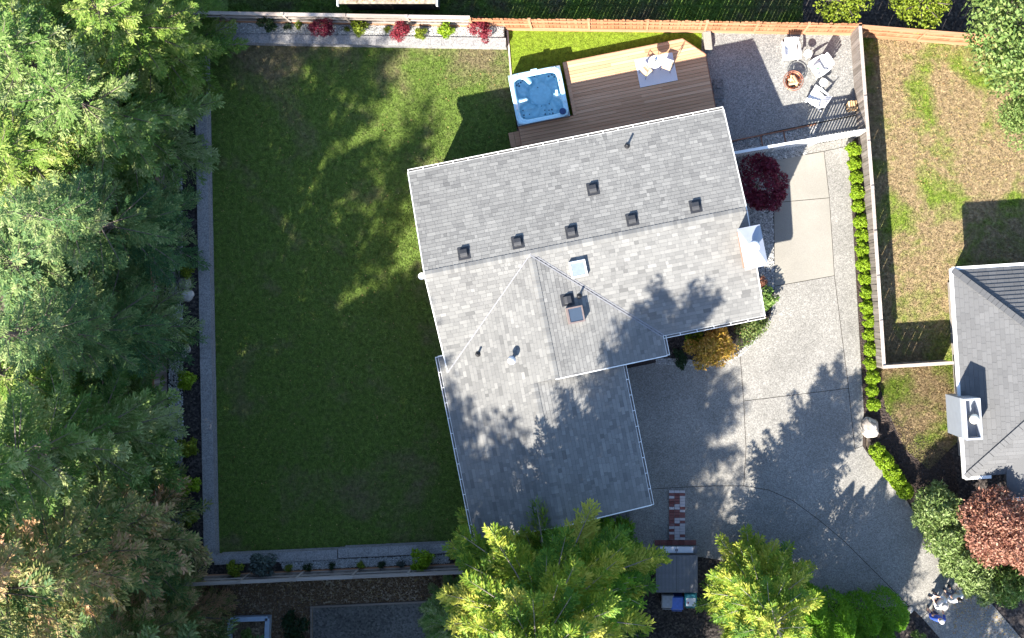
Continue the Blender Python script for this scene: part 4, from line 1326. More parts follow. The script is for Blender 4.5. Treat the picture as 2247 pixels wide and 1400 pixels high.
# chimney chase with open top
q0 = P(2115, 876, 4.0); q1 = P(2157, 964, 4.0)
rot = Matrix.Rotation(-nang, 4, 'Z')
a0 = rot @ Vector((q0.x - nw.x, q0.y - nw.y, 0)); a1 = rot @ Vector((q1.x - nw.x, q1.y - nw.y, 0))
x0, x1, y0, y1 = a0.x, a1.x, a1.y, a0.y
M_CHASE = plain('chase_panel', (.22, .24, .27), .6, 0, .06, 3)
zt = 4.0; m_ = MB(); wl_ = .07
m_.box(((x0 + x1) / 2, (y0 + y1) / 2, zt - .5 - (zt - 2.0) / 2), (x1 - x0 - .02, y1 - y0 - .02, zt - 2.0))
nch = m_.build('chimney', M_CHASE, nb)
for c, s in ((((x0 + wl_ / 2), (y0 + y1) / 2), (wl_, y1 - y0)), (((x1 - wl_ / 2), (y0 + y1) / 2), (wl_, y1 - y0)), (((x0 + x1) / 2, y0 + wl_ / 2), (x1 - x0 - 2 * wl_ - .004, wl_)), (((x0 + x1) / 2, y1 - wl_ / 2), (x1 - x0 - 2 * wl_ - .004, wl_))):
    MB().box((c[0], c[1], zt - .27), (s[0], s[1], .54)).build('chase_rim', plain('chase_trim', (.36, .38, .42), .6, 0, .08), nch)
MB().box(((x0 + x1) / 2, (y0 + y1) / 2, zt - .52), (x1 - x0 - .2, y1 - y0 - .2, .03)).build('chase_pan', plain('rusty_pan', (.40, .27, .17), .6, .3, .3, 8), nch)
MB().lathe([(.12, -.5), (.12, -.12), (.2, -.1), (.2, .0), (.12, .05), (.001, .07)], ((x0 + x1) / 2 + .05, (y0 + y1) / 2, zt), 20).build('flue_cap', plain('flue_cream', (.62, .58, .48), .45, .3), nch, True)

# leaf-strewn shed roof at the top edge
st = thing('lean_to_shed', 'leaf-littered low shed roof cut off by the top edge', 'shed', (*gp(868, 14), 0))
MB().box((0, .35, .85), (3.9, 1.0, 1.7)).build('wall', plain('dark_boards', (.05, .04, .035), .9), st)
for i in range(9):
    MB().box((-1.82 + i * .455, .30, 1.80 + .004 * (i % 2)), (.45, 1.35, .03)).build('roof_panel', plain('lichened_panel', (.26, .215, .165), .85, 0, .45, 6), st)
for s in (-1, 1):
    MB().box((s * 2.1, .3, 1.72), (.07, 1.5, .16)).build('trim', M_WHITE, st)

# white-framed cold frame at the bottom edge
cf = thing('cold_frame', 'pale blue-white framed garden bed in the bottom dirt yard', 'garden frame', (*gp(575, 1395), 0))
c0 = Vector((*gp(575, 1395), 0)); M_PALEB = plain('pale_blue', (.45, .55, .68), .5, 0, .08)
for a, b in (((515, 1352), (596, 1349)), ((596, 1349), (592, 1450)), ((515, 1352), (512, 1450))):
    MB().bar(Vector((*gp(*a), .55)) - c0, Vector((*gp(*b), .55)) - c0, .20, .08).build('frame_rail', M_PALEB, cf)
    MB().bar(Vector((*gp(*a), .27)) - c0, Vector((*gp(*b), .27)) - c0, .04, .5).build('side_panel', M_PALEB, cf)
MB().sheet([(x - c0.x, y - c0.y) for x, y in gpoly([(517, 1354), (594, 1351), (590, 1450), (514, 1450)])], .3).build('soil', M_DIRT, cf)
te = MB().bar((*gp(682, 1331), .05), (*gp(948, 1319), .05), .08, .14).build('timber_edge', M_RAIL_G); tag(te, 'weathered timber edge between dirt and asphalt in the bottom yard', 'edging')
te = MB().bar((*gp(684, 1334), .04), (*gp(684, 1480), .04), .07, .12).build('timber_edge', M_RAIL_G); tag(te, 'weathered timber edge along the left side of the asphalt', 'edging')
#@@OBJ_END

# ------------------------------------------------------------------ plants
F_FIR = foliage('fir_needles', [(0.045, 0.11, 0.036), (0.095, 0.18, 0.052), (0.18, 0.26, 0.08), (0.33, 0.38, 0.15)])
F_FIR2 = foliage('green_fir_needles', [(0.06, 0.14, 0.022), (0.12, 0.215, 0.04), (0.21, 0.29, 0.08), (0.36, 0.41, 0.17)])
F_LIME = foliage('lime_sprays', [(0.07, 0.15, 0.015), (0.14, 0.23, 0.03), (0.24, 0.31, 0.06), (0.38, 0.41, 0.13)])
F_CEDAR = foliage('cedar_sprays', [(0.06, 0.15, 0.012), (0.14, 0.24, 0.018), (0.28, 0.34, 0.03), (0.46, 0.44, 0.07)])
F_CONE = foliage('browned_sprays', [(0.06, 0.13, 0.035), (0.15, 0.21, 0.055), (0.34, 0.31, 0.11), (0.58, 0.34, 0.19)])
F_BOX = foliage('bright_shrub', [(0.12, 0.20, 0.010), (0.18, 0.29, 0.012), (0.25, 0.36, 0.016), (0.32, 0.42, 0.025)])
F_ARB = foliage('arborvitae', [(0.06, 0.17, 0.010), (0.10, 0.24, 0.012), (0.14, 0.30, 0.015), (0.20, 0.35, 0.02)])
F_LAUR = foliage('laurel_leaf', [(0.08, 0.14, 0.025), (0.16, 0.23, 0.06), (0.26, 0.33, 0.12), (0.38, 0.42, 0.22)])
F_PLUM = foliage('copper_leaf', [(0.14, 0.05, 0.035), (0.27, 0.115, 0.075), (0.40, 0.21, 0.14), (0.52, 0.33, 0.23)])
F_RED = foliage('red_maple_leaf', [(0.10, 0.008, 0.02), (0.19, 0.014, 0.03), (0.30, 0.035, 0.05), (0.42, 0.10, 0.10)])
F_WINE = foliage('wine_maple_leaf', [(0.07, 0.010, 0.022), (0.13, 0.014, 0.032), (0.20, 0.022, 0.042), (0.28, 0.04, 0.06)])
F_GOLD = foliage('golden_leaf', [(0.22, 0.20, 0.012), (0.40, 0.26, 0.03), (0.58, 0.34, 0.08), (0.68, 0.44, 0.18)])
F_YEL = foliage('yellow_green_leaf', [(0.07, 0.11, 0.010), (0.14, 0.19, 0.014), (0.22, 0.27, 0.02), (0.32, 0.34, 0.05)])
F_DARK = foliage('dark_leaf', [(0.012, 0.03, 0.010), (0.025, 0.055, 0.018), (0.05, 0.09, 0.03)])
F_BLUE = foliage('grey_blue_leaf', [(0.05, 0.07, 0.06), (0.09, 0.12, 0.10), (0.15, 0.18, 0.16)])
F_TREE = foliage('broad_leaf', [(0.06, 0.12, 0.025), (0.12, 0.19, 0.045), (0.20, 0.26, 0.07), (0.32, 0.36, 0.13)])
F_PINK = foliage('flower_bush', [(0.05, 0.10, 0.02), (0.10, 0.16, 0.035), (0.17, 0.22, 0.06), (0.24, 0.27, 0.10), (0.40, 0.14, 0.13)])

def conifer_mesh(seed, h, Rm, z0, step=.30, nb=5, dense=1.0, droop=.16, leafL=.16, leafW=.055, power=.75, tipbias=0.0):
    r_ = np.random.RandomState(seed)
    Cs, Ds, Ns, Ts, Ls = [], [], [], [], []
    limbs = MB()
    lean = r_.uniform(-.15, .15, 2)
    limbs.tube([(0, 0, 0), (lean[0] * .3, lean[1] * .3, h * .35), (lean[0] * .7, lean[1] * .7, h * .7), (lean[0], lean[1], h)], [h * .017, h * .012, h * .007, .012], 8)
    z = z0
    while z < h * .985:
        f = (z - z0) / (h - z0)
        prof = (1 - f) ** power * min(1, .62 + f * 3.2)
        for k in range(nb + r_.randint(0, 2)):
            L = Rm * prof * r_.uniform(.62, 1.12) + .15
            az = r_.uniform(0, 2 * math.pi)
            e = -.16 + .75 * f + r_.uniform(-.08, .08)
            zz = z + r_.uniform(-step / 2, step / 2)
            cx_, cy_ = lean[0] * zz / h, lean[1] * zz / h
            def pt(t):
                rr = L * t
                return np.array([cx_ + math.cos(az) * rr, cy_ + math.sin(az) * rr, zz + L * (math.tan(e) * t - droop * t * t * (1 - f) + .10 * t ** 3)])
            if L > 1.0:
                limbs.tube([pt(0), pt(.35), pt(.7), pt(.97)], [.012 + L * .010, .010 + L * .007, .008 + L * .004, .006], 4)
            nt_ = max(4, int(L / .105 * dense))
            Nb = np.array([0, 0, 1.0]) + r_.normal(0, .40, 3); tb_ = r_.normal(.50, .24)
            for j in range(nt_):
                t = .18 + .82 * (j + r_.uniform(0, 1)) / nt_
                side = 1 if j % 2 else -1
                lt = (.34 * L * (1.02 - t) ** .7 + .16) * r_.uniform(.7, 1.15)
                a2 = az + side * r_.uniform(.6, 1.05) * (1.05 - .45 * t)
                dz = -.10 + r_.uniform(-.12, .12)
                d = np.array([math.cos(a2), math.sin(a2), dz]); d /= np.linalg.norm(d)
                p0 = pt(t)
                nl = max(4, int(lt / .032 * dense))
                u = (np.arange(nl) + r_.uniform(0, 1, nl)) / nl
                C = p0 + np.outer(u * lt, d)
                sd = np.where(np.arange(nl) % 2 == 0, 1.0, -1.0)
                perp = np.array([-d[1], d[0], 0])
                D = d * r_.uniform(.6, 1.0, (nl, 1)) + perp * (sd * r_.uniform(.25, .85, nl))[:, None] + np.array([0, 0, 1]) * r_.uniform(-.25, .3, (nl, 1))
                N = Nb + r_.normal(0, .16, 3) + r_.uniform(-.32, .32, (nl, 3))
                Cs.append(C); Ds.append(D); Ns.append(N)
                tt = np.clip(tb_ + r_.normal(0, .13) + r_.normal(0, .12, nl), 0, 1)
                Ts.append(tt); Ls.append(r_.uniform(.75, 1.25, nl))
        z += step * r_.uniform(.8, 1.2)
    C = np.vstack(Cs); D = np.vstack(Ds); N = np.vstack(Ns); T = np.concatenate(Ts); Lf = np.concatenate(Ls)
    crown = leaf_mesh('crown', C, D, N, leafL * Lf, leafW * Lf, T)
    return limbs.mesh('trunk'), crown

def tree_from(meshes, name, label, x, y, z, rz, sc, fol, bark=M_BARK, cat='tree', group=None, tilt=(0, 0)):
    t = thing(name, label, cat, (x, y, z), rz, group)
    t.scale = (sc[0], sc[0], sc[1])
    t.rotation_euler = (tilt[0], tilt[1], rz)
    for nm, me, mt in (('trunk', meshes[0], bark), ('crown', meshes[1], fol)):
        if len(me.materials) == 0: me.materials.append(None)
        o = bpy.data.objects.new(nm, me); COL.objects.link(o); o.parent = t
        o.material_slots[0].link = 'OBJECT'; o.material_slots[0].material = mt
    return t

CON_A = conifer_mesh(101, 15, 4.2, 1.0, .40, 5, .85)
CON_B = conifer_mesh(102, 15, 4.0, .8, .38, 5, .85, .22, .18, .065, .7)
CON_C = conifer_mesh(103, 12, 4.3, .8, .38, 5, .85, .10, .19, .07, .6)

CON_D = conifer_mesh(104, 20, 4.4, 1.5, .46, 5, .72, .12, .24, .085, .5)
# left-hand stand: (ground px, height, radius scale, mesh, foliage, label)
LEFT = [
    (395, 120, 8.5, .80, CON_C, F_LIME, 'lime green conifer at the top left overhanging the corner of the wall'),
    (350, 290, 9.5, .85, CON_C, F_FIR2, 'tall fir behind the upper part of the left wall'),
    (350, 510, 12, .76, CON_B, F_FIR, 'blue-green fir leaning branches over the wall beside the upper boulders'),
    (322, 715, 13, .80, CON_A, F_FIR, 'dark fir behind the middle of the left wall'),
    (325, 925, 17, .74, CON_D, F_FIR2, 'mid green conifer beside the lower part of the left wall'),
    (345, 1130, 19, .84, CON_D, F_CONE, 'tall conifer with browned tips at the bottom left corner of the wall'),
    (255, 30, 9, .95, CON_C, F_LIME, 'tall green fir in the top left corner'),
    (230, 200, 9, .95, CON_C, F_FIR2, 'pale tipped fir at the left edge, upper quarter'),
    (215, 390, 8.5, .95, CON_C, F_LIME, 'big pale tipped fir at the left edge above the middle'),
    (225, 590, 8, .95, CON_C, F_FIR, 'big blue-green fir at the left edge at mid height'),
    (210, 790, 8.5, .95, CON_C, F_LIME, 'broad green conifer at the left edge below the middle'),
    (215, 980, 8.5, .95, CON_C, F_LIME, 'bright green fir at the left edge, lower quarter'),
    (200, 1150, 8, .9, CON_C, F_LIME, 'green fir at the left edge above the browned conifers'),
    (290, 1265, 7.0, .80, CON_C, F_CONE, 'green conifer with browned cone-laden tips in the bottom left'),
    (395, 1330, 7.0, .72, CON_C, F_CONE, 'conifer with browned tips above the pale garden frame'),
    (170, 1300, 7.5, .85, CON_C, F_LIME, 'bright green fir in the bottom left corner'),
    (455, 1620, 17, 1.0, CON_D, F_FIR, 'tall fir below the browned conifers at the bottom left'),
    (450, 1520, 15.5, 1.0, CON_D, F_FIR, 'tall fir standing below the bottom left yard'),
    (370, 1450, 21, .85, CON_D, F_FIR2, 'very tall fir at the bottom left below the browned conifers'),
    (540, 1600, 19, 1.0, CON_D, F_FIR, 'tall fir below the pale garden frame'),
    (625, 1640, 17, .95, CON_D, F_FIR2, 'tall fir standing below the straggly dark shrub'),
    (720, 1640, 16, 1.0, CON_D, F_FIR, 'tall fir standing below the asphalt yard'),
    (820, 1610, 15.5, .95, CON_D, F_FIR2, 'tall fir standing below the right part of the asphalt yard'),
]
tr_ = random.Random(21)
for i, (x, y, h, rs, me, fol, lab) in enumerate(LEFT):
    p = G(x, y)
    base = 12 if me is CON_C else 20 if me is CON_D else 15
    tree_from(me, 'fir_tree', lab, p.x, p.y, -.05, tr_.uniform(0, 6.28), (rs, h / base), fol, M_BARK, 'tree', 'conifers on the left')

# bottom cedars
CED = conifer_mesh(201, 14, 4.7, 1.0, .31, 6, 1.05, .05, .18, .062, .56)
CED2 = conifer_mesh(202, 8.5, 3.1, .5, .26, 6, 1.05, -.02, .17, .06, .58)
p = G(1222, 1262); tree_from(CED, 'cedar_tree', 'large bright green cedar overhanging the garage roof at the bottom', p.x, p.y, -.04, .6, (1.0, 1.0), F_CEDAR, M_TWIG, 'tree', 'bottom cedars')
p = G(1195, 1625); tree_from(CON_D, 'fir_tree', 'tall fir below the large bright cedar, further left', p.x, p.y, -.05, 1.0, (.95, 14 / 20), F_FIR2, M_BARK, 'tree', 'firs south of the driveway')
p = G(1306, 1234); tree_from(CED2, 'cedar_tree', 'dark green cedar between the large bright cedar and the storage shed', p.x, p.y, -.04, 5.0, (.82, .95), F_ARB, M_TWIG, 'tree', 'bottom cedars')
p = G(1648, 1272); tree_from(CED2, 'cedar_tree', 'golden tipped cedar right of the storage shed', p.x, p.y, -.04, 2.0, (.88, .95), F_CEDAR, M_TWIG, 'tree', 'bottom cedars')
p = G(1010, 1330); tree_from(CED2, 'cedar_tree', 'smaller dark green cedar between asphalt yard and the large cedar', p.x, p.y, -.04, 4.0, (.55, .45), F_FIR2, M_TWIG, 'tree', 'bottom cedars')
for x, y, h, rs, lab in ((1350, 1610, 10, .95, 'tall fir below the large bottom cedar'), (1700, 1690, 11.5, 1.1, 'tall fir below the clipped bottom hedge'), (1745, 1640, 9.5, 1.0, 'tall fir below the bottom right driveway end'), (1990, 1740, 11, 1.0, 'tall fir below the driveway entrance')):
    p = G(x, y); tree_from(CON_A, 'fir_tree', lab, p.x, p.y, -.05, tr_.uniform(0, 6.28), (rs, h / 15), F_FIR2, M_BARK, 'tree', 'firs south of the driveway')

def bush_mesh(seed, rx, ry, rz, n, leafL, leafW, lumps=9, lump_r=.42, inner=.78, zc=None, fill=.25, up=.0, jit=.18):
    """leaves on lumpy shells round an ellipsoid whose foot is at z=0"""
    r_ = np.random.RandomState(seed)
    zc = rz if zc is None else zc
    cs = []
    k = 0
    while len(cs) < lumps:
        d = r_.normal(0, 1, 3); d /= np.linalg.norm(d)
        if d[2] < -.35: continue
        cs.append((d * inner * r_.uniform(1 - jit * 1.4, 1 + jit * .6), lump_r * r_.uniform(1 - jit * 1.6, 1 + jit * 1.4)))
    cs.append((np.array([0, 0, .35]), .55))
    Cs, Ns = [], []
    per = n // (lumps + 1)
    for c, lr_ in cs:
        d = norm(r_.normal(0, 1, (per, 3)))
        rad = lr_ * np.clip(r_.normal(.93, .12, (per, 1)), .3, 1.15)
        Cs.append(c + d * rad); Ns.append(d)
    C = np.vstack(Cs); N = np.vstack(Ns)
    m = C[:, 2] > -.95
    C, N = C[m], N[m]
    T = np.clip(r_.normal(.45, .2, len(C)), 0, 1)
    C = C * np.array([rx, ry, rz]) + np.array([0, 0, zc])
    C[:, 2] = np.maximum(C[:, 2], .02)
    D = norm(r_.normal(0, 1, C.shape)) + N * .5 + np.array([0, 0, up])
    Nn = N + r_.normal(0, .45, C.shape)
    L = r_.uniform(.7, 1.3, len(C))
    me = leaf_mesh('foliage', C - norm(D) * (leafL * .5), D, Nn, leafL * L, leafW * L, T)
    st = MB()
    for k in range(5):
        a = k * 1.26 + seed
        st.tube([(0, 0, 0), (math.cos(a) * rx * .25, math.sin(a) * ry * .25, zc * .6), (math.cos(a) * rx * .55, math.sin(a) * ry * .55, zc * 1.1)], [.03, .02, .008], 5)
    return st.mesh('stem'), me

def bush(name, label, px, py, z, meshes, fol, rz=0.0, sc=1.0, cat='shrub', group=None, ground=True):
    p = G(px, py) if ground else P(px, py, z)
    t = thing(name, label, cat, (p.x, p.y, z), rz, group)
    t.scale = (sc, sc, sc) if not hasattr(sc, '__len__') else sc
    for nm, me, mt in (('stem', meshes[0], M_BARK), ('foliage', meshes[1], fol)):
        if len(me.materials) == 0: me.materials.append(None)
        o = bpy.data.objects.new(nm, me); COL.objects.link(o); o.parent = t
        o.material_slots[0].link = 'OBJECT'; o.material_slots[0].material = mt
    return t

ORD = ['first', 'second', 'third', 'fourth', 'fifth', 'sixth', 'seventh', 'eighth', 'ninth', 'tenth', 'eleventh', 'twelfth', 'thirteenth', 'fourteenth', 'fifteenth', 'sixteenth', 'seventeenth', 'eighteenth', 'nineteenth', 'twentieth']
BOX = [bush_mesh(300 + i, .37, .37, .44, 3600, .07, .042, 40, .24, .78, jit=.04) for i in range(3)]
ys = [328, 358, 390, 421, 452, 486, 517, 547, 579, 610, 642, 674, 704, 735, 767, 798, 829, 858, 888]
for i, y in enumerate(ys):
    x = np.interp(y, [328, 452, 608, 700, 800, 888], [1874, 1886, 1901, 1907, 1913, 1917]) + tr_.uniform(-2, 2)
    v = P(x, y, .5)
    o = bush('round_shrub', '%s round green shrub from the white picket fence in the long row' % ORD[i], 0, 0, -.02, BOX[i % 3], F_BOX, tr_.uniform(0, 6), tr_.uniform(.80, .98), 'shrub', 'row of round shrubs along the side fence')
    o.location = (v.x, v.y, -.02)
for i, (x, y) in enumerate(((1926, 990), (1942, 1012), (1958, 1037), (1971, 1057), (1987, 1078))):
    v = P(x, y, .5)
    o = bush('round_shrub', '%s round green shrub below the boulder on the curved driveway edge' % ORD[i], 0, 0, -.02, BOX[(i + 1) % 3], F_BOX, tr_.uniform(0, 6), tr_.uniform(.92, 1.1), 'shrub', 'round shrubs on the curved driveway edge')
    o.location = (v.x, v.y, -.02)

# boulders
def boulder(label, px, py, z, r_, seed, sq=(1, 1, .7)):
    p = P(px, py, z + r_ * .4)
    rs = np.random.RandomState(seed)
    m_ = MB(); n1, n2 = 14, 20
    dirs = norm(rs.normal(0, 1, (9, 3)))
    vs = []
    for i in range(n1 + 1):
        for k in range(n2):
            a = math.pi * i / n1; b = 2 * math.pi * k / n2
            d = np.array([math.sin(a) * math.cos(b), math.sin(a) * math.sin(b), math.cos(a)])
            q = 1.0
            for dd in dirs: q = min(q, .78 / max(.2, d @ dd)) if d @ dd > .55 else q
            q *= 1 + .05 * math.sin(5 * d[0] + seed) * math.sin(4 * d[1] + 2)
            vs.append((d[0] * q * r_ * sq[0], d[1] * q * r_ * sq[1], d[2] * q * r_ * sq[2]))
    fs = [(i * n2 + k, (i + 1) * n2 + k, (i + 1) * n2 + (k + 1) % n2, i * n2 + (k + 1) % n2) for i in range(n1) for k in range(n2)]
    o = m_.add(vs, fs).build('boulder', M_BOULDER); o.location = (p.x, p.y, z + r_ * sq[2] * .55); o.rotation_euler = (0, 0, seed)
    tag(o, label, 'boulder')
boulder('big pale boulder at the end of the round shrub row', 1909, 939, -.03, .52, 3, (.85, 1.05, .75))
boulder('pale boulder behind the left wall, upper of the touching pair', 406, 621, ZB, .30, 4)
boulder('grey boulder behind the left wall, lower of the touching pair', 411, 648, ZB, .30, 5)
boulder('grey boulder behind the middle of the left wall', 406, 770, ZB, .30, 6, (.8, 1.15, .7))
boulder('small pale rock at the hedge end of the driveway', 1998, 1338, -.03, .16, 7)

# north bed
MAPL = [bush_mesh(330 + i, .62, .48, .42, 2600, .10, .028, 14, .36, .70, .62) for i in range(2)]
SHR = [bush_mesh(340 + i, .40, .40, .40, 1100, .10, .05, 10, .36, .70) for i in range(2)]
TUF = bush_mesh(350, .2, .2, .2, 260, .14, .02, 5, .4, .6, None, .2, .8)
bush('laceleaf_maple', 'wine red laceleaf maple, leftmost in the bed above the lawn', 716, 70, ZB, MAPL[0], F_WINE, .3, (1.0, 1.1, 1.0))
bush('laceleaf_maple', 'red laceleaf maple, middle of three in the bed above the lawn', 892, 76, ZB, MAPL[1], F_RED, 1.2, (.95, .95, .9))
bush('laceleaf_maple', 'pinkish red laceleaf maple beside the turf corner', 1062, 82, ZB, MAPL[0], F_RED, 2.2, 1.02)
bush('leafy_shrub', 'yellow-green shrub right of the wine red maple', 800, 68, ZB, SHR[0], F_YEL, 0, 1.0)
bush('leafy_shrub', 'pale yellow-green low plant right of the middle red maple', 930, 82, ZB, SHR[1], F_YEL, 1, .7)
bush('leafy_shrub', 'bright green shrub between middle and right red maples', 985, 74, ZB, SHR[1], F_BOX, 2, .95)
bush('leafy_shrub', 'dark green shrub at the left end of the bed above the lawn', 598, 62, ZB, SHR[0], F_DARK, 3, 1.05)
bush('low_plant', 'dark tufted plant left of the wine red maple', 640, 66, ZB, TUF, F_DARK, 0, 1.0, 'plant')
bush('low_plant', 'light tufted plant just left of the wine red maple', 664, 64, ZB, TUF, F_YEL, 1, 1.05, 'plant')
bush('low_plant', 'small tufted plant left of the yellow-green shrub', 769, 72, ZB, TUF, F_YEL, 2, .75, 'plant')
bush('low_plant', 'small tufted plant left of the middle red maple', 856, 72, ZB, TUF, F_YEL, 3, .85, 'plant')
# west bed
for i, (x, y, s_, f, lab) in enumerate(((427, 595, .8, F_YEL, 'yellow-green shrub beside the pair of boulders'), (428, 735, 1.0, F_YEL, 'yellow-green shrub just above the middle boulder'), (424, 830, 1.1, F_BOX, 'green shrub below the middle boulder'), (430, 975, 1.1, F_YEL, 'bright yellow-green shrub below mid wall'), (432, 1060, 1.25, F_BOX, 'green shrub near the lower end of the left wall'), (434, 1130, .9, F_YEL, 'low yellow-green shrub at the lower end of the left wall'))):
    bush('leafy_shrub', lab, x, y, ZB, SHR[i % 2], f, i, s_)
# south bed
bush('leafy_shrub', 'yellow-green shrub at the left end of the bed below the lawn', 532, 1236, ZB, SHR[0], F_YEL, 0, .95)
bush('leafy_shrub', 'round grey-blue shrub in the bed below the lawn', 596, 1224, ZB, SHR[1], F_BLUE, 1, 1.5)
bush('leafy_shrub', 'large glossy green shrub at the right end of the bed below the lawn', 930, 1216, ZB, SHR[0], F_BOX, 2, 1.35)
for x, f, s_, lab in ((644, F_YEL, 1.0, 'spiky pale plant right of the grey-blue shrub'), (684, F_DARK, 1.1, 'dark round plant, left in the gravel below the lawn'), (736, F_DARK, .9, 'dark round plant at the step of the lower wall'), (800, F_YEL, 1.0, 'spiky pale plant, middle of the lower gravel bed'), (845, F_DARK, 1.0, 'dark round plant, right in the lower gravel bed'), (885, F_BLUE, 1.0, 'grey spiky plant left of the large glossy shrub')):
    bush('low_plant', lab, x, 1238 - (x - 640) * .035, ZB, TUF, f, x, s_, 'plant')
bush('leafy_shrub', 'dark straggly shrub between dirt and asphalt at the bottom', 655, 1368, -.03, SHR[0], F_DARK, 0, (1.5, 1.9, 1.0))
bush('low_plant', 'green plant growing inside the pale garden frame', 555, 1385, .28, SHR[1], F_FIR2, 0, .8, 'plant')
# by the house
JM = bush_mesh(360, 1.05, 1.35, .6, 8000, .12, .055, 17, .34, .74, 1.3)
bush('japanese_maple', 'wine red japanese maple beside the east gable and driveway', 1660, 410, 0, JM, F_WINE, .5, 1.0, 'tree')
GB = bush_mesh(361, 1.1, 1.05, .8, 5200, .11, .06, 14, .36, .76, 1.0)
bush('golden_shrub', 'golden orange shrub in the corner of the front entry', 1557, 757, 0, GB, F_GOLD, .8, 1.02)
bush('leafy_shrub', 'green shrub tucked under the front eave behind the golden shrub', 1524, 742, 0, SHR[0], F_BOX, .8, 1.15)
FB = bush_mesh(362, 1.0, .6, .42, 3200, .09, .05, 14, .36, .74, .42)
bush('flowering_shrub', 'low green shrub with pink flowers right of the golden shrub', 1638, 722, 0, FB, F_PINK, .55, .95)
bush('leafy_shrub', 'green shrub at the front corner of the house', 1676, 655, 0, SHR[1], F_FIR2, 2, (1.2, 1.5, 1.3))
bush('leafy_shrub', 'small russet shrub below the chimney', 1668, 618, 0, SHR[0], F_PLUM, 1, .7)
bush('leafy_shrub', 'dark low shrub beside the garage corner', 1490, 786, 0, SHR[0], F_DARK, 2, (1.3, .7, .6))

# arborvitae hedge at the bottom right
def arb_mesh(seed, h, r0):
    r_ = np.random.RandomState(seed); n = 7500
    z = h * r_.uniform(0, 1, n) ** .9; f = z / h
    rad = r0 * np.where(f < .35, .85 + .43 * f, (1 - ((f - .35) / .65) ** 1.7)) * r_.uniform(.8, 1.06, n)
    a = r_.uniform(0, 2 * math.pi, n); rad *= 1 + .07 * np.sin(5 * a + seed) + .05 * np.sin(9 * a + 3 * z)
    C = np.stack([rad * np.cos(a), rad * np.sin(a), z], 1)
    out = np.stack([np.cos(a), np.sin(a), np.zeros(n)], 1)
    D = out * .8 + np.array([0, 0, 1.0]) * r_.uniform(-.1, .5, (n, 1)) + r_.normal(0, .4, (n, 3))
    N = r_.normal(0, .45, (n, 3)) + out * .5 + np.array([0, 0, .7])
    L = r_.uniform(.7, 1.3, n)
    st = MB().tube([(0, 0, 0), (0, 0, h * .9)], [.06, .01], 6)
    return st.mesh('trunk'), leaf_mesh('crown', C, D, N, .11 * L, .055 * L, np.clip(r_.normal(.45, .18, n), 0, 1))
ARB = [arb_mesh(400, 4.6, .95), arb_mesh(401, 4.6, .9)]
for i, (x, y, s_) in enumerate(((1715, 1282, .72), (1760, 1302, .76), (1815, 1322, .78), (1874, 1326, .80), (1930, 1318, .74), (1765, 1350, .8), (1835, 1368, .8), (1900, 1368, .8))):
    p = G(x, y)
    tree_from(ARB[i % 2], 'arborvitae', '%s bright green arborvitae from the golden cedar in the bottom hedge' % ORD[i], p.x, p.y, -.03, i * 1.1, (s_, tr_.uniform(.85, 1.1)), F_ARB, M_BARK, 'shrub', 'arborvitae hedge by the driveway')
p = G(2012, 1392); bush('low_plant', 'small green plant beside the bottom hedge', 2012, 1392, -.03, SHR[0], F_FIR2, 0, .8, 'plant')

# laurel hedge mounds, copper tree and others on the right
LAU = bush_mesh(410, .95, .95, 1.0, 5500, .18, .055, 22, .32, .76, 1.05, .25, .25)
for i, (x, y, s_, lab) in enumerate(((2042, 1108, 1.15, 'pale green laurel mound at the top of the driveway hedge'), (2062, 1160, 1.1, 'pale green laurel mound second from the top of the driveway hedge'), (2088, 1205, 1.05, 'pale green laurel mound in the middle of the driveway hedge'), (2112, 1245, 1.0, 'pale green laurel mound second from the bottom of the driveway hedge'), (2140, 1280, .85, 'pale green laurel mound at the bottom of the driveway hedge'))):
    bush('laurel_shrub', lab, x, y, -.03, LAU, F_LAUR, i * 1.3, s_, 'shrub', 'laurel hedge by the driveway')
def broad_tree(seed, h, rx, rz, n, leafL, leafW, lumps=22, lump_r=.34):
    s_, f_ = bush_mesh(seed, rx, rx, rz, n, leafL, leafW, lumps, lump_r, .70, h - rz)
    t = MB(); r_ = random.Random(seed)
    t.tube([(0, 0, 0), (.05, 0, h * .3), (0, .05, h * .55)], [.16, .12, .08], 8)
    for k in range(9):
        a = k * .7 + r_.uniform(-.2, .2); z0 = h * r_.uniform(.28, .55)
        t.tube([(0, 0, z0), (math.cos(a) * rx * .4, math.sin(a) * rx * .4, z0 + rz * .5), (math.cos(a) * rx * .8, math.sin(a) * rx * .8, z0 + rz * .85)], [.06, .04, .012], 5)
    f_.name = 'crown'
    return t.mesh('trunk'), f_
PLUM = broad_tree(420, 4.2, 1.9, 1.4, 11000, .15, .075)
p = G(2150, 1115); tree_from(PLUM, 'copper_tree', 'copper leaved tree beside the neighbour roof corner', p.x, p.y, -.03, 0, (1, 1), F_PLUM)
p = G(2225, 1165); tree_from(PLUM, 'copper_tree', 'copper leaved tree at the right edge below the neighbour roof', p.x, p.y, -.03, 2, (.85, .9), F_PLUM)
BT = broad_tree(430, 7.5, 2.9, 2.7, 16000, .17, .10, 26, .34)
p = G(2190, 110); tree_from(BT, 'broadleaf_tree', 'large green broadleaf tree in the top right corner', p.x, p.y, -.03, 0, (1.15, 1), F_TREE)
p = G(2230, 262); tree_from(BT, 'broadleaf_tree', 'smaller green broadleaf tree on the right edge beside the dry lawn', p.x, p.y, -.03, 2.4, (.6, .62), F_TREE)
BT2 = broad_tree(431, 2.6, 1.25, 1.1, 3800, .13, .07, 14, .38)
p = G(1838, 18); tree_from(BT2, 'leafy_bush', 'yellow-green bush behind the fence above the patio', p.x, p.y, -.04, 0, (.95, 1), F_YEL, M_BARK, 'shrub')
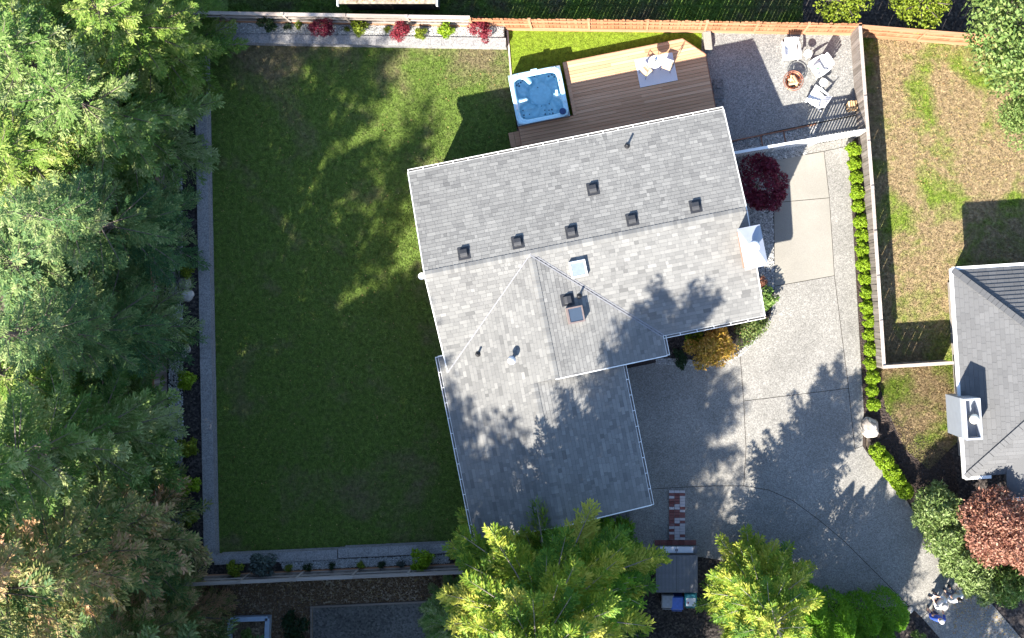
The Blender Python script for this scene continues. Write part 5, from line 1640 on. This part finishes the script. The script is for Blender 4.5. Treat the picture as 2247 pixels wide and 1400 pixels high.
p = G(2004, 22); tree_from(BT2, 'leafy_bush', 'yellow-green bush behind the orange fence near the top right', p.x, p.y, -.04, 1, (1, 1), F_YEL, M_BARK, 'shrub')
p = G(2215, 1290); bush('leafy_shrub', 'dark green shrub at the lower right edge below the copper trees', 2205, 1268, -.03, LAU, F_FIR2, 0, 1.1)

# ------------------------------------------------------------------ ground cover nobody could count
def grass(name, label, poly, n, mat, h=.055, z=0.0, w=.028, seed=1):
    r_ = np.random.RandomState(seed)
    q = scatter(poly, n, r_); n = len(q)
    a = r_.uniform(0, 6.283, n); hh = h * r_.uniform(.5, 1.4, n)
    V = np.empty((n, 3, 3))
    c, s_ = np.cos(a) * w / 2, np.sin(a) * w / 2
    V[:, 0] = np.stack([q[:, 0] - c, q[:, 1] - s_, np.full(n, z)], 1)
    V[:, 1] = np.stack([q[:, 0] + c, q[:, 1] + s_, np.full(n, z)], 1)
    le = r_.normal(0, .035, (n, 2))
    V[:, 2] = np.stack([q[:, 0] + le[:, 0], q[:, 1] + le[:, 1], z + hh], 1)
    me = fast_mesh(name, V.reshape(-1, 3), np.arange(n * 3).reshape(n, 3))
    o = link(name, me, mat); tag(o, label, 'grass', None, 'stuff'); return o
grass('grass', 'short green lawn grass beside the house', gpoly(LAWN), 240000, M_LAWN, .05, 0, .03, 1)
grass('turf_grass_blades', 'bright lime turf behind the deck', gpoly(TURF), 40000, M_TURF, .03, .012, .02, 2)
grass('dry_grass_blades', 'dry tan and green grass of the right neighbour', gpoly(SIDELAWN), 150000, M_DRY, .05, -.02, .03, 3)
grass('front_grass_blades', 'dry grass patch by the neighbour chimney', gpoly(FRONTLAWN), 20000, M_DRY, .06, -.012, .03, 4)
grass('back_grass_blades', 'shaded grass behind the top fence', gpoly([(500, -20), (1762, -20), (1762, 56), (500, 46)]), 40000, M_BACK, .08, -.04, .035, 5)

def stones(name, label, polys, n, z, size, mat, seed, cat='gravel'):
    r_ = np.random.RandomState(seed)
    q = np.vstack([scatter(p_, n // len(polys), r_) for p_ in polys]); n = len(q)
    O = np.array([(1, 0, 0), (-1, 0, 0), (0, 1, 0), (0, -1, 0), (0, 0, 1), (0, 0, -1)], float)
    F0 = np.array([(0, 2, 4), (2, 1, 4), (1, 3, 4), (3, 0, 4)])
    s_ = size * r_.uniform(.5, 1.3, (n, 1, 1)); a = r_.uniform(0, 6.28, n)
    B = O[None] * np.stack([r_.uniform(.7, 1.2, n), r_.uniform(.6, 1.0, n), r_.uniform(.5, .8, n)], 1)[:, None, :] * s_ * r_.uniform(.8, 1.15, (n, 6, 1))
    ca, sa = np.cos(a)[:, None], np.sin(a)[:, None]
    X = B[:, :, 0] * ca - B[:, :, 1] * sa + q[:, 0:1]; Y = B[:, :, 0] * sa + B[:, :, 1] * ca + q[:, 1:2]; Z = B[:, :, 2] + z
    V = np.stack([X, Y, Z], 2).reshape(-1, 3)
    F = (F0[None] + (np.arange(n) * 6)[:, None, None]).reshape(-1, 3)
    me = fast_mesh(name, V, F, np.repeat(np.clip(r_.normal(.5, .25, n), 0, 1), 6))
    o = link(name, me, mat); tag(o, label, cat, None, 'stuff'); return o
stones('gravel', 'pale gravel of the bed above the lawn', [gpoly([(440, 54), (1106, 66), (1106, 90), (440, 80)])], 9000, ZB + .01, .05, M_STONE, 1)
stones('gravel', 'pale gravel strip behind the left wall', [gpoly([(378, 90), (408, 90), (410, 1240), (380, 1240)])], 7000, ZB + .01, .05, M_STONE, 2)
stones('gravel', 'grey gravel of the bed below the lawn', [gpoly([(620, 1228), (985, 1212), (990, 1230), (630, 1246)])], 4500, ZB + .01, .045, M_STONE, 3)
stones('gravel', 'dark grey gravel round the wine red maple', [gpoly([(1598, 314), (1790, 275), (1795, 312), (1770, 322), (1772, 336), (1694, 353), (1699, 626), (1660, 640), (1585, 345)])], 9000, .012, .045, M_STONE, 4)
stones('gravel', 'pale gravel edge below the front entry plants', [gpoly([(1440, 786), (1505, 788), (1560, 800), (1622, 772), (1660, 738), (1664, 742), (1626, 780), (1560, 808), (1505, 800), (1440, 798)])], 1600, .012, .045, M_STONE, 5)
stones('wood_chips', 'dark mulch chips of the planting strip along the round shrubs', [gpoly([(1864, 312), (1894, 312), (1920, 803), (1945, 900), (1900, 950), (1896, 905)]), gpoly([(1900, 950), (1945, 900), (2090, 1000), (2110, 1100), (2040, 1090), (1990, 1090)])], 9000, -.02, .05, plain('mulch_chip', (.05, .035, .028), .95, 0, .5, 9), 6, 'mulch')
stones('wood_chips', 'leafy brown debris of the bottom dirt yard', [gpoly(SOUTHDIRT)], 9000, -.02, .05, plain('dead_leaf', (.16, .10, .055), .9, 0, .5, 9), 7, 'debris')
def litter(name, label, poly, n, z, cols, seed):
    r_ = np.random.RandomState(seed); q = scatter(poly, n, r_); n = len(q)
    C = np.stack([q[:, 0], q[:, 1], np.full(n, z) + r_.uniform(0, .02, n)], 1)
    D = r_.normal(0, 1, (n, 3)) * np.array([1, 1, .2]); N = np.array([0, 0, 1.0]) + r_.normal(0, .25, (n, 3))
    me = leaf_mesh(name, C, D, N, r_.uniform(.04, .085, n), r_.uniform(.03, .05, n), r_.uniform(0, 1, n))
    tag(link(name, me, cols), label, 'leaves', None, 'stuff')
F_LIT = foliage('fallen_leaf', [(.20, .10, .04), (.34, .22, .08), (.42, .34, .12), (.30, .12, .06)], .1)
litter('fallen_leaves', 'scattered fallen leaves on the lawn', gpoly(LAWN), 450, .045, F_LIT, 1)
litter('fallen_leaves', 'scattered fallen leaves on the dry lawn', gpoly([(1960, 90), (2230, 100), (2230, 400), (1980, 420)]), 500, .06, F_LIT, 2)
litter('fallen_leaves', 'fallen leaves on the driveway end by the people', gpoly([(2085, 1300), (2160, 1315), (2240, 1400), (2090, 1400)]), 320, .02, F_LIT, 3)
litter('fallen_leaves', 'fallen leaves in the bottom dirt yard', gpoly(SOUTHDIRT), 700, .02, F_LIT, 4)
litter('fallen_leaves', 'fallen leaves on the shed roof at the top edge', gpoly([(774, -30), (962, -30), (962, 30), (774, 30)]), 700, 1.83, F_LIT, 5)
#@@PLANTS_END

# ------------------------------------------------------------------ three people at the end of the driveway
def skin_mesh(name, verts, edges, radii, sub=2, root=0):
    me = bpy.data.meshes.new(name + '_cage'); me.from_pydata(verts, edges, [])
    o = bpy.data.objects.new(name + '_cage', me); COL.objects.link(o)
    o.modifiers.new('skin', 'SKIN')
    sv = me.skin_vertices[0].data
    for i, r_ in enumerate(radii):
        sv[i].radius = (r_, r_) if not hasattr(r_, '__len__') else r_
        sv[i].use_root = (i == root)
    sb = o.modifiers.new('sub', 'SUBSURF'); sb.levels = sub; sb.render_levels = sub
    dg = bpy.context.evaluated_depsgraph_get()
    ev = o.evaluated_get(dg)
    out = bpy.data.meshes.new_from_object(ev)
    out.name = name
    out.polygons.foreach_set('use_smooth', [True] * len(out.polygons))
    bpy.data.objects.remove(o)
    return out
M_SKIN = plain('skin', (.50, .30, .22), .55, 0, .05)
def person(label, px, py, face, shirt, trousers, hair, hat=None, arms='hold', seed=0):
    p = P(px, py, 1.7)
    c = thing('person', label, 'person', (p.x, p.y, .014), math.atan2(face[1], face[0]) - math.pi / 2, 'people on the driveway')
    # local +y is forward
    if arms == 'hold':
        el = (.27, .02, 1.10); wr = (.13, .27, 1.12)
    else:
        el = (.30, .0, 1.10); wr = (.30, .16, .92)
    V = [(0, 0, .95), (0, 0, 1.12), (0, 0, 1.32), (0, 0, 1.43), (0, .01, 1.52), (0, .03, 1.60), (0, .02, 1.70)]
    E = [(0, 1), (1, 2), (2, 3), (3, 4), (4, 5), (5, 6)]
    Rr = [(.15, .11), (.14, .10), (.17, .11), (.09, .07), .058, (.080, .095), (.065, .08)]
    for s in (-1, 1):
        b = len(V)
        V += [(s * .19, 0, 1.39), (s * el[0], el[1], el[2]), (s * wr[0], wr[1], wr[2])]; E += [(3, b), (b, b + 1), (b + 1, b + 2)]; Rr += [.062, .044, .03]
        fd = Vector((wr[0] * s - el[0] * s, wr[1] - el[1], wr[2] - el[2])).normalized()
        pb = len(V); q = Vector((s * wr[0], wr[1], wr[2]))
        V.append(tuple(q + fd * .07)); E.append((b + 2, pb)); Rr.append((.034, .018))
        lat = fd.cross(Vector((0, 0, 1))).normalized()
        for k, (off, ln) in enumerate(((-.03, .075), (-.01, .085), (.01, .08), (.03, .062))):
            f0 = len(V); a_ = q + fd * .10 + lat * off; V.append(tuple(a_)); V.append(tuple(a_ + fd * ln * .5 + Vector((0, 0, -.012)))); V.append(tuple(a_ + fd * ln * .85 + Vector((0, 0, -.035))))
            E += [(pb, f0), (f0, f0 + 1), (f0 + 1, f0 + 2)]; Rr += [.0095, .0085, .0075]
        f0 = len(V); V.append(tuple(q + fd * .04 - lat * s * .045)); V.append(tuple(q + fd * .085 - lat * s * .06 + Vector((0, 0, -.015)))); E += [(b + 2, f0), (f0, f0 + 1)]; Rr += [.011, .009]
        b = len(V)
        V += [(s * .09, 0, .88), (s * .11, .015, .50), (s * .12, -.01, .10), (s * .13, .13, .035)]; E += [(0, b), (b, b + 1), (b + 1, b + 2), (b + 2, b + 3)]; Rr += [.088, .058, .042, .036]
    link('body', skin_mesh('body', V, E, Rr), M_SKIN, c)
    V2 = [(0, 0, .96), (0, 0, 1.12), (0, 0, 1.32), (0, 0, 1.43)]; E2 = [(0, 1), (1, 2), (2, 3)]; R2 = [(.185, .14), (.165, .125), (.195, .135), (.105, .085)]
    for s in (-1, 1):
        b = len(V2); el_ = Vector((s * el[0], el[1], el[2])); wr_ = Vector((s * wr[0], wr[1], wr[2]))
        V2 += [(s * .195, 0, 1.40), tuple(el_), tuple(el_.lerp(wr_, .75))]; E2 += [(3, b), (b, b + 1), (b + 1, b + 2)]; R2 += [.085, .068, .055]
    link('shirt', skin_mesh('shirt', V2, E2, R2), shirt, c)
    V3 = [(0, 0, .98), (0, 0, .90)]; E3 = [(0, 1)]; R3 = [(.165, .125), (.165, .125)]
    for s in (-1, 1):
        b = len(V3); V3 += [(s * .095, 0, .84), (s * .11, .015, .50), (s * .12, -.01, .12)]; E3 += [(1, b), (b, b + 1), (b + 1, b + 2)]; R3 += [.10, .075, .062]
        MB().add(*(lambda m: (m.v, m.f))(MB().box((s * .13, .07, .04), (.095, .27, .08)))).build('shoe', M_BLACK, c, bevel=.025)
    link('trousers', skin_mesh('trousers', V3, E3, R3), trousers, c)
    # hair over the skull
    hc = (0, .015, 1.66)
    MB().lathe([(.001, .135), (.05, .125), (.085, .09), (.102, .04), (.104, -.01), (.09, -.06), (.06, -.09)], hc, 18).build('hair', hair, c, True).scale = (1, 1.0, 1)
    # face
    for s in (-1, 1):
        MB().lathe([(.001, .012), (.012, .0), (.001, -.012)], (s * .032, .118, 1.635), 8).build('eye', M_BLACK, c, True)
    MB().add([(-.014, .118, 1.595), (.014, .118, 1.595), (0, .148, 1.60), (0, .12, 1.64)], [(0, 1, 2), (1, 3, 2), (3, 0, 2)]).build('nose', M_SKIN, c)
    MB().box((0, .114, 1.567), (.045, .012, .01)).build('mouth', plain('lip', (.35, .12, .10), .5), c)
    if hat:
        mt, br_ = hat
        h_ = MB().lathe([(br_, 1.70), (br_ * .6, 1.715), (.115, 1.715), (.11, 1.79), (.09, 1.82), (.001, 1.83)], (0, .015, 0), 24).build('hat', mt, c, True)
    return c
HAIR = plain('dark_hair', (.012, .010, .010), .5, 0, .3, 30)
prs = person('person in white top and grey brimmed hat holding a controller on the driveway', 2073, 1331, (-.75, .62), plain('white_cloth', (.62, .61, .64), .85), plain('navy_cloth', (.03, .04, .09), .9), HAIR, (plain('hat_grey', (.42, .39, .37), .8), .17))
cp = prs.matrix_basis @ Vector((0, .40, 1.13))
ctl = thing('drone_controller', 'small white drone controller held by the person in the brimmed hat', 'controller', cp, prs.rotation_euler.z)
MB().box((0, 0, 0), (.17, .10, .03)).build('case', M_WHITE, ctl, bevel=.01)
for s in (-1, 1): MB().tube([(s * .05, .05, .01), (s * .07, .12, .06)], .006, 6).build('antenna', M_WHITE, ctl)
person('dark haired person in white top standing by the laurel hedge', 2107, 1318, (-.55, .8), plain('white_cloth2', (.60, .60, .63), .85), plain('blue_grey_cloth', (.10, .13, .22), .9), HAIR, None, 'down', 1)
person('person in blue jacket and pale cap standing on the driveway', 2066, 1364, (.1, .99), plain('blue_cloth', (.02, .06, .32), .8), plain('navy_cloth2', (.02, .03, .10), .9), HAIR, (plain('cap_pale', (.36, .35, .36), .8), .118), 'down', 2)
#@@PEOPLE_END
